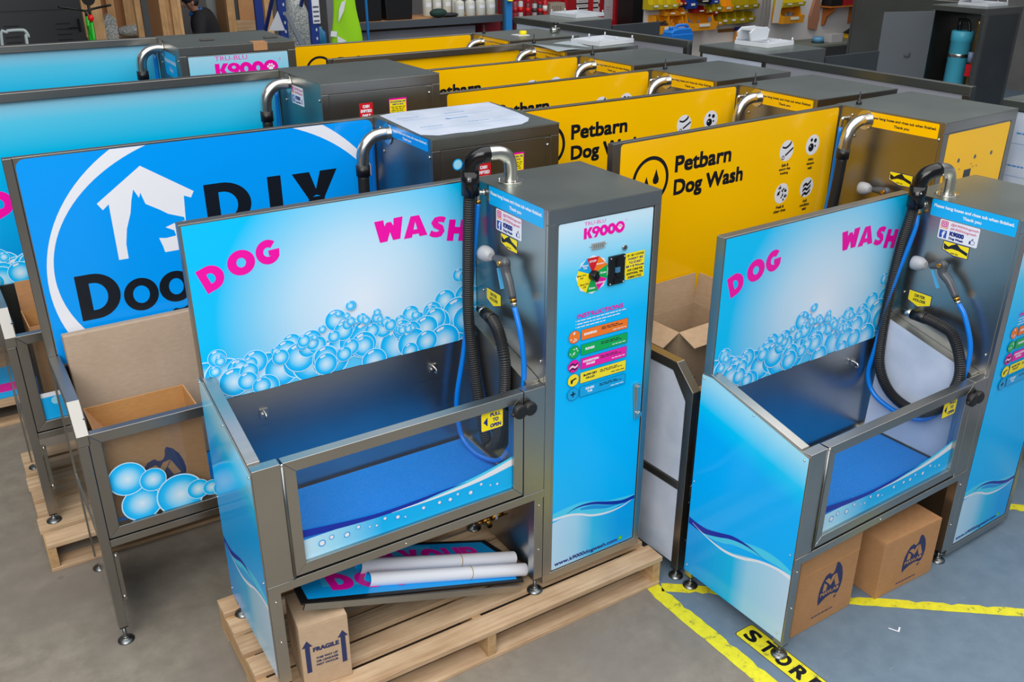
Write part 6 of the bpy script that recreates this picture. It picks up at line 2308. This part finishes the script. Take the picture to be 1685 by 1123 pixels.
for i, (u0, u1, zz_) in enumerate(((0.08, 0.25, 0.24), (0.08, 0.22, 0.20), (0.5, 0.68, 0.26), (0.5, 0.7, 0.21), (0.5, 0.66, 0.17))):
    b.box(x0 + (x1 - x0) * u0, x0 + (x1 - x0) * u1, YR + 0.4785, YR + 0.48, z0 + zz_, z0 + zz_ + 0.012, flat(190, 110, 110, 0.6))
b.build('faint_writing', r)
b = MB()
xm = x0 + (x1 - x0) * 0.55
b.box(xm - 0.05, xm + 0.05, YR + 0.45, YR + 0.48, z0 + 0.01, z0 + 0.15, 'black')
b.box(xm - 0.03, xm + 0.03, YR + 0.445, YR + 0.45, z0 + 0.03, z0 + 0.12, flat(110, 112, 116, 0.4))
b.build('pen_holder', r)
block('black_cabinet', 'tall black cabinet between the whiteboard and the storage bins', 'cabinet', (at(1041, 20, YR - 0.2).x, YR - 0.2, 0), (at(1060, 20, YR - 0.2).x, YR + 0.25, 2.2), flat(24, 24, 26, 0.4))

# storage bins on a grey louvre panel
YB = 10.4
xl, xr = at(1062, 30, YB).x, at(1262, 30, YB).x
block('bin_panel', 'grey wall panel carrying the storage bins', 'panel', (xl, YB, 0.4), (xr + 0.1, YB + 0.06, 2.4), flat(206, 203, 200, 0.6))
BN = 0


def bin_(px0, px1, pyt, pyb, col, label, depth=0.26, content=None, y=None):
    y = y or YB
    yc = y - depth
    a_, c_ = at(px0, pyb, yc), at(px1, pyb, yc)
    zt = at((px0 + px1) / 2, pyt, yc).z
    w, h = c_.x - a_.x, zt - a_.z
    r = thing('storage_bin', label, 'storage bin', (a_.x, yc, a_.z), 0, 'storage bins on the wall')
    m_ = flat(*col, 0.4)
    b = MB()
    t = 0.006
    side = [(0.03, 0.0), (depth, 0.0), (depth, h * 1.15), (depth * 0.45, h * 1.15), (depth * 0.32, h * 0.62), (0.0, h * 0.55)]
    b.prism(side, 0, 0, t, m_)
    b.prism(side, 0, w - t, w, m_)
    b.box(t, w - t, 0.03, depth, 0, t, m_)
    b.box(t, w - t, depth - t, depth, t, h * 1.15, m_)
    b.prism([(0.03, 0.0), (0.03 + t, 0.0), (t, h * 0.55), (0, h * 0.55)], 0, t, w - t, m_)
    b.build('bin_body', r)
    b = MB()
    b.box(w * 0.3, w * 0.7, -0.004, 0.0, h * 0.28, h * 0.48, flat(206, 206, 196, 0.6))
    b.build('bin_label', r)
    if content:
        b = MB()
        rn = random.Random(px0)
        for i in range(9):
            x_, y_ = rn.uniform(0.03, w - 0.03), rn.uniform(0.06, depth - 0.06)
            b.box(x_ - 0.02, x_ + 0.02, y_ - 0.015, y_ + 0.015, 0.006, h * rn.uniform(0.4, 0.85), flat(*content, 0.5))
        b.build('contents', r)
    return r


YG, OR, OL, RD, BL = (196, 176, 24), (226, 150, 20), (172, 150, 16), (150, 24, 24), (20, 60, 150)
for a in ((1071, 1088, 1, 17, YG, 'dull yellow bin at the left end of the top row'), (1088, 1103, 1, 16, YG, 'dull yellow bin, second in the top row'), (1103, 1117, 0, 15, YG, 'dull yellow bin, third in the top row'), (1117, 1124, 0, 10, OR, 'orange bin beside the dull yellow ones in the top row'), (1124, 1131, 0, 9, RD, 'small dark red bin in the top row'),
          (1132, 1148, -4, 15, BL, 'blue box among the bins in the top row'), (1149, 1172, -4, 6, (24, 24, 28), 'black box among the bins in the top row'), (1172, 1184, -4, 7, (20, 70, 180), 'bright blue box right of the black one'),
          (1176, 1190, 4, 20, OL, 'olive yellow bin right of the red ones'), (1190, 1207, 3, 20, OR, 'amber bin in the middle of the top row'), (1207, 1220, 2, 17, OL, 'olive bin right of the amber one in the top row'), (1220, 1235, 1, 16, OL, 'olive bin, second from the right in the top row'), (1235, 1250, 0, 15, OL, 'olive bin at the right end of the top row'),
          (1098, 1116, 15, 27, OR, 'orange bin in the second row at the left'), (1116, 1130, 15, 26, OR, 'orange bin in the second row beside the dark gap'), (1146, 1163, 12, 22, RD, 'red bin in the second row'), (1164, 1174, 13, 22, OL, 'narrow yellow bin between two red ones'), (1174, 1183, 14, 25, RD, 'red bin right of the narrow yellow one'),
          (1186, 1200, 24, 41, OL, 'olive bin at the left of the lower right row'), (1200, 1214, 23, 40, OL, 'olive bin, second of the lower right row'), (1214, 1228, 22, 39, OL, 'olive bin, third of the lower right row'), (1228, 1243, 22, 37, OL, 'olive bin at the right of the lower right row'), (1179, 1190, 30, 43, OR, 'small orange bin next to the large ones')):
    bin_(*a, depth=0.22)
bin_(1086, 1108, 31, 57, OR, 'large orange bin with dark tools at lower left', 0.34, (60, 54, 50))
bin_(1108, 1131, 30, 55, OR, 'large orange bin, second of the lower row', 0.34, (200, 130, 30))
bin_(1137, 1180, 27, 52, OR, 'widest orange bin filled with grey parts', 0.34, (110, 116, 128))
p0, p1 = at(1182, 54, YB - 0.02), at(1212, 46, YB - 0.02)
block('cardboard_sheet', 'brown cardboard piece on the wall under the bins', 'cardboard', (p0.x, YB - 0.012, p0.z), (p1.x, YB - 0.001, p1.z), flat(120, 82, 30, 0.8))
p0, p1 = at(1221, 65, YB - 0.25), at(1241, 45, YB - 0.25)
r = thing('waste_bin', 'orange bin with a blue lid under the olive bins', 'bin', (p0.x, YB - 0.25, 0.35))
b = MB()
b.box(0, p1.x - p0.x, 0, 0.2, 0, p0.z + 0.14 - 0.35, flat(226, 140, 10, 0.4))
b.build('bin_body', r)
b = MB()
b.prism([(-0.01, p0.z + 0.14 - 0.35), (p1.x - p0.x + 0.01, p0.z + 0.14 - 0.35), (p1.x - p0.x - 0.01, p1.z - 0.35), (0.0, p1.z - 0.35)], 1, -0.01, 0.21, flat(20, 40, 120, 0.4))
b.build('lid', r)
block('work_bench', 'grey work bench under the storage bins', 'bench', (xl + 0.2, YB - 0.75, 0), (xr + 0.3, YB - 0.05, 0.35), flat(120, 118, 114, 0.6))

# blue jerrycan
p0, p1, p2 = at(1107, 60, 8.0), at(1141, 60, 8.0), at(1125, 44, 8.0)
r = thing('jerrycan', 'bright blue plastic jerrycan behind the farther bare steel machine', 'jerrycan', (p0.x, 8.0, 0))
w = p1.x - p0.x
zt = p2.z
bm_ = flat(24, 116, 206, 0.35)
b = MB()
b.box(0, w, 0, 0.24, zt - 0.55, zt - 0.10, bm_)
b.prism([(0, zt - 0.105), (w, zt - 0.105), (w, zt - 0.08), (w * 0.92, zt - 0.03), (w * 0.35, zt - 0.03), (w * 0.08, zt - 0.05), (0, zt - 0.08)], 1, 0.02, 0.22, bm_)
b.build('can_body', r, bevel=0.02)
b = MB()
b.tube([(w * 0.38, 0.12, zt - 0.04), (w * 0.42, 0.12, zt), (w * 0.68, 0.12, zt + 0.008), (w * 0.92, 0.12, zt - 0.005), (w * 0.96, 0.12, zt - 0.06)], 0.022, bm_, 10)
b.build('handle', r)
b = MB()
b.lathe([(0.035, zt - 0.055), (0.035, zt - 0.005), (0.03, zt)], bm_, 14, (w * 0.16, 0.12, 0))
b.build('cap', r)
block('steel_stand', 'low steel stand under the blue jerrycan', 'stand', (p0.x - 0.1, 7.9, 0), (p1.x + 0.1, 8.35, zt - 0.551), 'dark_steel')

# bench with tools at the right
YW = 9.6
for a in ((1290, 1323, 16, 40, OR, 'deep amber bin with grey parts right of the hanging cables', 0.30, (120, 122, 126)), (1290, 1308, -2, 13, YG, 'yellow bin above the deep amber one', 0.25), (1308, 1326, -3, 11, YG, 'yellow bin at the far right of the upper row', 0.25)):
    bin_(*a[:6], depth=a[6], content=a[7] if len(a) > 7 else None, y=YW)
x0, x1 = at(1262, 30, YW).x, at(1430, 30, YW).x
block('bench_panel', 'pale wall panel behind the tool bench', 'panel', (x0 + 0.12, YW + 0.02, 0.6), (x1, YW + 0.07, 2.4), flat(206, 204, 204, 0.6))
r = thing('tool_bench', 'cluttered tool bench at the back right', 'bench', (0, 0, 0))
zb_ = at(1390, 70, YW - 0.7).z
b = MB()
b.box(x0 + 0.15, x1 + 0.4, YW - 0.75, YW + 0.015, zb_ - 0.04, zb_, flat(106, 110, 100, 0.6))
b.build('bench_top', r, bevel=0.004)
for x in (x0 + 0.2, x1 + 0.3):
    for y in (YW - 0.70, YW - 0.08):
        b = MB()
        b.box(x, x + 0.06, y, y + 0.06, 0, zb_ - 0.04, 'dark_steel')
        b.build('leg', r)
r = thing('wall_shelf', 'orange timber wall shelf on two brackets above the tool bench', 'shelf', (0, 0, 0))
z_ = at(1385, 9, YW - 0.2).z
xs0, xs1 = at(1348, 10, YW).x, at(1427, 8, YW).x
wm = flat(170, 96, 34, 0.6)
b = MB()
b.box(xs0, xs1, YW - 0.28, YW + 0.018, z_ - 0.025, z_, wm)
b.build('shelf_board', r, bevel=0.003)
for px in (1354, 1397):
    x = at(px, 25, YW).x
    b = MB()
    b.prism([(YW + 0.018, z_ - 0.026), (YW - 0.25, z_ - 0.026), (YW - 0.24, z_ - 0.08), (YW - 0.08, z_ - 0.20), (YW - 0.04, z_ - 0.34), (YW + 0.018, z_ - 0.36)], 0, x, x + 0.05, wm)
    b.build('bracket', r, bevel=0.003)
block('tool_case', 'red tool case on the timber wall shelf', 'case', (at(1372, 5, YW).x, YW - 0.24, z_), (at(1408, 5, YW).x, YW - 0.02, z_ + 0.2), flat(150, 16, 26, 0.4), None, 0.01)
block('tool_case', 'black tool case at the left end of the timber wall shelf', 'case', (at(1350, 5, YW).x, YW - 0.24, z_), (at(1369, 5, YW).x, YW - 0.02, z_ + 0.14), 'black', None, 0.01)
p0 = at(1376, 70, YW - 0.55)
block('white_carton', 'small white carton on the tool bench', 'box', (p0.x - 0.17, YW - 0.58, zb_), (p0.x + 0.12, YW - 0.40, zb_ + 0.135), flat(176, 174, 176, 0.6))
p0 = at(1349, 66, YW - 0.5)
b = MB()
b.lathe([(0.05, 0), (0.10, 0.0), (0.10, 0.08), (0.05, 0.08)], flat(90, 150, 190, 0.45), 20)
tag(b.build('tape_roll', loc=(p0.x, YW - 0.46, zb_ + 0.02)), 'light blue tape roll on the tool bench', 'tape roll')
b = MB()
b.lathe([(0.11, 0), (0.11, 0.019)], flat(20, 50, 44, 0.6), 16)
tag(b.build('green_pad', loc=(p0.x, YW - 0.46, zb_)), 'dark green pad under the light blue tape roll', 'pad')
p0 = at(1405, 58, YW - 0.3)
r = thing('power_tool', 'yellow and black power tool with an orange cover on the bench', 'power tool', (p0.x, YW - 0.32, zb_))
b = MB()
b.box(-0.20, 0.22, -0.1, 0.1, 0.0, 0.09, flat(206, 160, 10, 0.45))
b.build('base', r, bevel=0.01)
b = MB()
b.prism([(-0.26, 0.10), (-0.05, 0.09), (0.22, 0.09), (0.22, 0.20), (0.0, 0.22), (-0.10, 0.16)], 1, -0.09, 0.09, 'black')
b.build('motor', r, bevel=0.01)
b = MB()
b.prism([(0.02, 0.22), (0.22, 0.20), (0.22, 0.30), (0.06, 0.31)], 1, -0.08, 0.08, flat(220, 90, 20, 0.5))
b.build('cover', r, bevel=0.01)
p0 = at(1340, 35, YW - 0.02)
b = MB()
b.prism([(-0.12, -0.12), (0.06, -0.16), (0.10, 0.05), (0.06, 0.40), (-0.06, 0.40), (-0.14, 0.1)], 1, 0, 0.06, flat(160, 110, 84, 0.7))
tag(b.build('leather_apron', loc=(p0.x, YW - 0.045, p0.z)), 'brown work apron hanging beside the timber wall shelf', 'apron')
p0 = at(1260, 30, YW - 0.1)
for k in range(3):
    b = MB()
    b.tube([(p0.x - 0.10 + 0.10 * k, YW - 0.1 + 0.02 * k, p0.z + 0.42), (p0.x - 0.11 + 0.09 * k, YW - 0.1, p0.z), (p0.x - 0.16 + 0.08 * k, YW - 0.1, p0.z - 0.40)], 0.016, flat(110, 106, 104, 0.6), 8)
    tag(b.build('hanging_cable'), 'grey cable hanging between the two bin panels', 'cable', 'hanging cables')
b = MB()
p0, p1 = at(1279, 0, YW - 0.35), at(1271, 38, YW - 0.35)
b.prism([(p0.x, p0.z + 0.2), (p0.x + 0.16, p0.z + 0.2), (p1.x + 0.14, p1.z), (p1.x, p1.z)], 1, YW - 0.36, YW - 0.345, flat(190, 188, 180, 0.6))
tag(b.build('white_sheet'), 'white sheet standing in front of the amber bins', 'sheet')


# ------------------------------------------------------------------ the person at the back
def skin_mesh(name, pts, edges, radii, mat, parent, sub=2, root=0):
    me = bpy.data.meshes.new(name)
    me.from_pydata([tuple(p) for p in pts], edges, [])
    me.materials.append(mat)
    o = bpy.data.objects.new(name, me)
    COL.objects.link(o)
    o.parent = parent
    m_ = o.modifiers.new('skin', 'SKIN')
    m_.use_smooth_shade = True
    for i, rd in enumerate(radii):
        v_ = me.skin_vertices[0].data[i]
        v_.radius = rd if isinstance(rd, tuple) else (rd, rd)
        v_.use_root = (i == root)
    s_ = o.modifiers.new('smooth', 'SUBSURF')
    s_.levels = s_.render_levels = sub
    return o


pc = at(333, 30, 12.0)
P_ = thing('person', 'person in a dark hooded jacket with blue collar looking down, at the back', 'person', (pc.x - 0.03, 12.0, 0), 0.0)
P_.rotation_euler = (0, 0, 0.0)
# local: faces left (-x) and towards the camera, leaning forward
skin_c = flat(150, 106, 88, 0.55)
J = {'pelvis': (0.12, 0.02, 0.95), 'spine': (0.09, 0.0, 1.15), 'chest': (0.03, -0.01, 1.36), 'neck': (-0.06, -0.02, 1.52), 'skull': (-0.125, -0.03, 1.62), 'crown': (-0.15, -0.03, 1.71),
     'shl': (-0.05, -0.19, 1.42), 'ell': (-0.10, -0.27, 1.16), 'wrl': (-0.32, -0.20, 1.10), 'hal': (-0.40, -0.18, 1.10), 'shr': (0.10, 0.17, 1.44), 'elr': (0.14, 0.25, 1.17), 'wrr': (-0.10, 0.22, 1.08), 'har': (-0.18, 0.20, 1.07),
     'hil': (0.10, -0.09, 0.90), 'knl': (0.08, -0.10, 0.50), 'anl': (0.13, -0.10, 0.09), 'tol': (-0.06, -0.12, 0.04), 'hir': (0.14, 0.11, 0.90), 'knr': (0.12, 0.12, 0.50), 'anr': (0.16, 0.12, 0.09), 'tor': (-0.03, 0.14, 0.04)}
nm = list(J)
E_ = [('pelvis', 'spine'), ('spine', 'chest'), ('chest', 'neck'), ('neck', 'skull'), ('skull', 'crown'), ('chest', 'shl'), ('shl', 'ell'), ('ell', 'wrl'), ('wrl', 'hal'), ('chest', 'shr'), ('shr', 'elr'), ('elr', 'wrr'), ('wrr', 'har'), ('pelvis', 'hil'), ('hil', 'knl'), ('knl', 'anl'), ('anl', 'tol'), ('pelvis', 'hir'), ('hir', 'knr'), ('knr', 'anr'), ('anr', 'tor')]
R_ = {'pelvis': 0.15, 'spine': 0.14, 'chest': (0.15, 0.13), 'neck': 0.058, 'skull': (0.095, 0.085), 'crown': 0.06, 'shl': 0.068, 'ell': 0.048, 'wrl': 0.032, 'hal': 0.038, 'shr': 0.068, 'elr': 0.048, 'wrr': 0.032, 'har': 0.038, 'hil': 0.09, 'knl': 0.062, 'anl': 0.042, 'tol': 0.036, 'hir': 0.09, 'knr': 0.062, 'anr': 0.042, 'tor': 0.036}
body = skin_mesh('body', [J[k] for k in nm], [(nm.index(a), nm.index(b_)) for a, b_ in E_], [R_[k] for k in nm], skin_c, P_)
b = MB()
b.tube([(-0.205, -0.045, 1.655), (-0.235, -0.05, 1.625), (-0.245, -0.05, 1.605), (-0.215, -0.047, 1.598)], lambda t: (0.012, 0.016, 0.018, 0.010)[min(3, int(t * 3.99))], skin_c, 10)
b.build('nose', body)
b = MB()
b.sphere((-0.215, -0.085, 1.650), 0.010, 0.014, 0.008, 'ink', 10, 6)
b.sphere((-0.222, -0.005, 1.650), 0.010, 0.014, 0.008, 'ink', 10, 6)
b.build('eye', body)
b = MB()
b.sphere((-0.205, -0.045, 1.575), 0.012, 0.026, 0.007, flat(120, 70, 64, 0.5), 10, 6)
b.build('mouth', body)
b = MB()
b.sphere((-0.11, -0.115, 1.63), 0.022, 0.010, 0.032, skin_c, 10, 6)
b.build('ear', body)
b = MB()
b.sphere((-0.135, -0.03, 1.685), 0.108, 0.094, 0.075, flat(26, 22, 22, 0.7), 18, 10)
b.sphere((-0.085, -0.03, 1.645), 0.085, 0.090, 0.080, flat(26, 22, 22, 0.7), 18, 10)
b.build('hair', P_)
jn = ['pelvis', 'spine', 'chest', 'shl', 'ell', 'wrl', 'shr', 'elr', 'wrr']
jk = {k: tuple((q_ + 0.062) for q_ in (R_[k] if isinstance(R_[k], tuple) else (R_[k], R_[k]))) for k in jn}
jp = [J[k] for k in jn] + [(-0.035, -0.015, 1.475)]
je = [(0, 1), (1, 2), (2, 3), (3, 4), (4, 5), (2, 6), (6, 7), (7, 8), (2, 9)]
jac = skin_mesh('jacket', jp, je, [jk[k] for k in jn] + [(0.088, 0.088)], flat(20, 22, 28, 0.8), P_)
b = MB()
b.tube([(-0.125, -0.07, 1.475), (-0.075, -0.105, 1.50), (-0.01, -0.09, 1.53), (0.02, -0.02, 1.545), (-0.01, 0.05, 1.535), (-0.08, 0.06, 1.505), (-0.13, 0.02, 1.475), (-0.138, -0.03, 1.466), (-0.125, -0.07, 1.475)], 0.021, flat(20, 96, 170, 0.6), 10)
b.build('collar', jac)
b = MB()
b.box(-0.085, 0.0, -0.196, -0.190, 1.335, 1.352, flat(200, 30, 110, 0.6))
b.build('chest_mark', jac)
tn = ['pelvis', 'hil', 'knl', 'anl', 'hir', 'knr', 'anr']
skin_mesh('trousers', [J[k] for k in tn], [(0, 1), (1, 2), (2, 3), (0, 4), (4, 5), (5, 6)], [(R_[k] + 0.02, R_[k] + 0.02) for k in tn], flat(36, 40, 52, 0.8), P_)
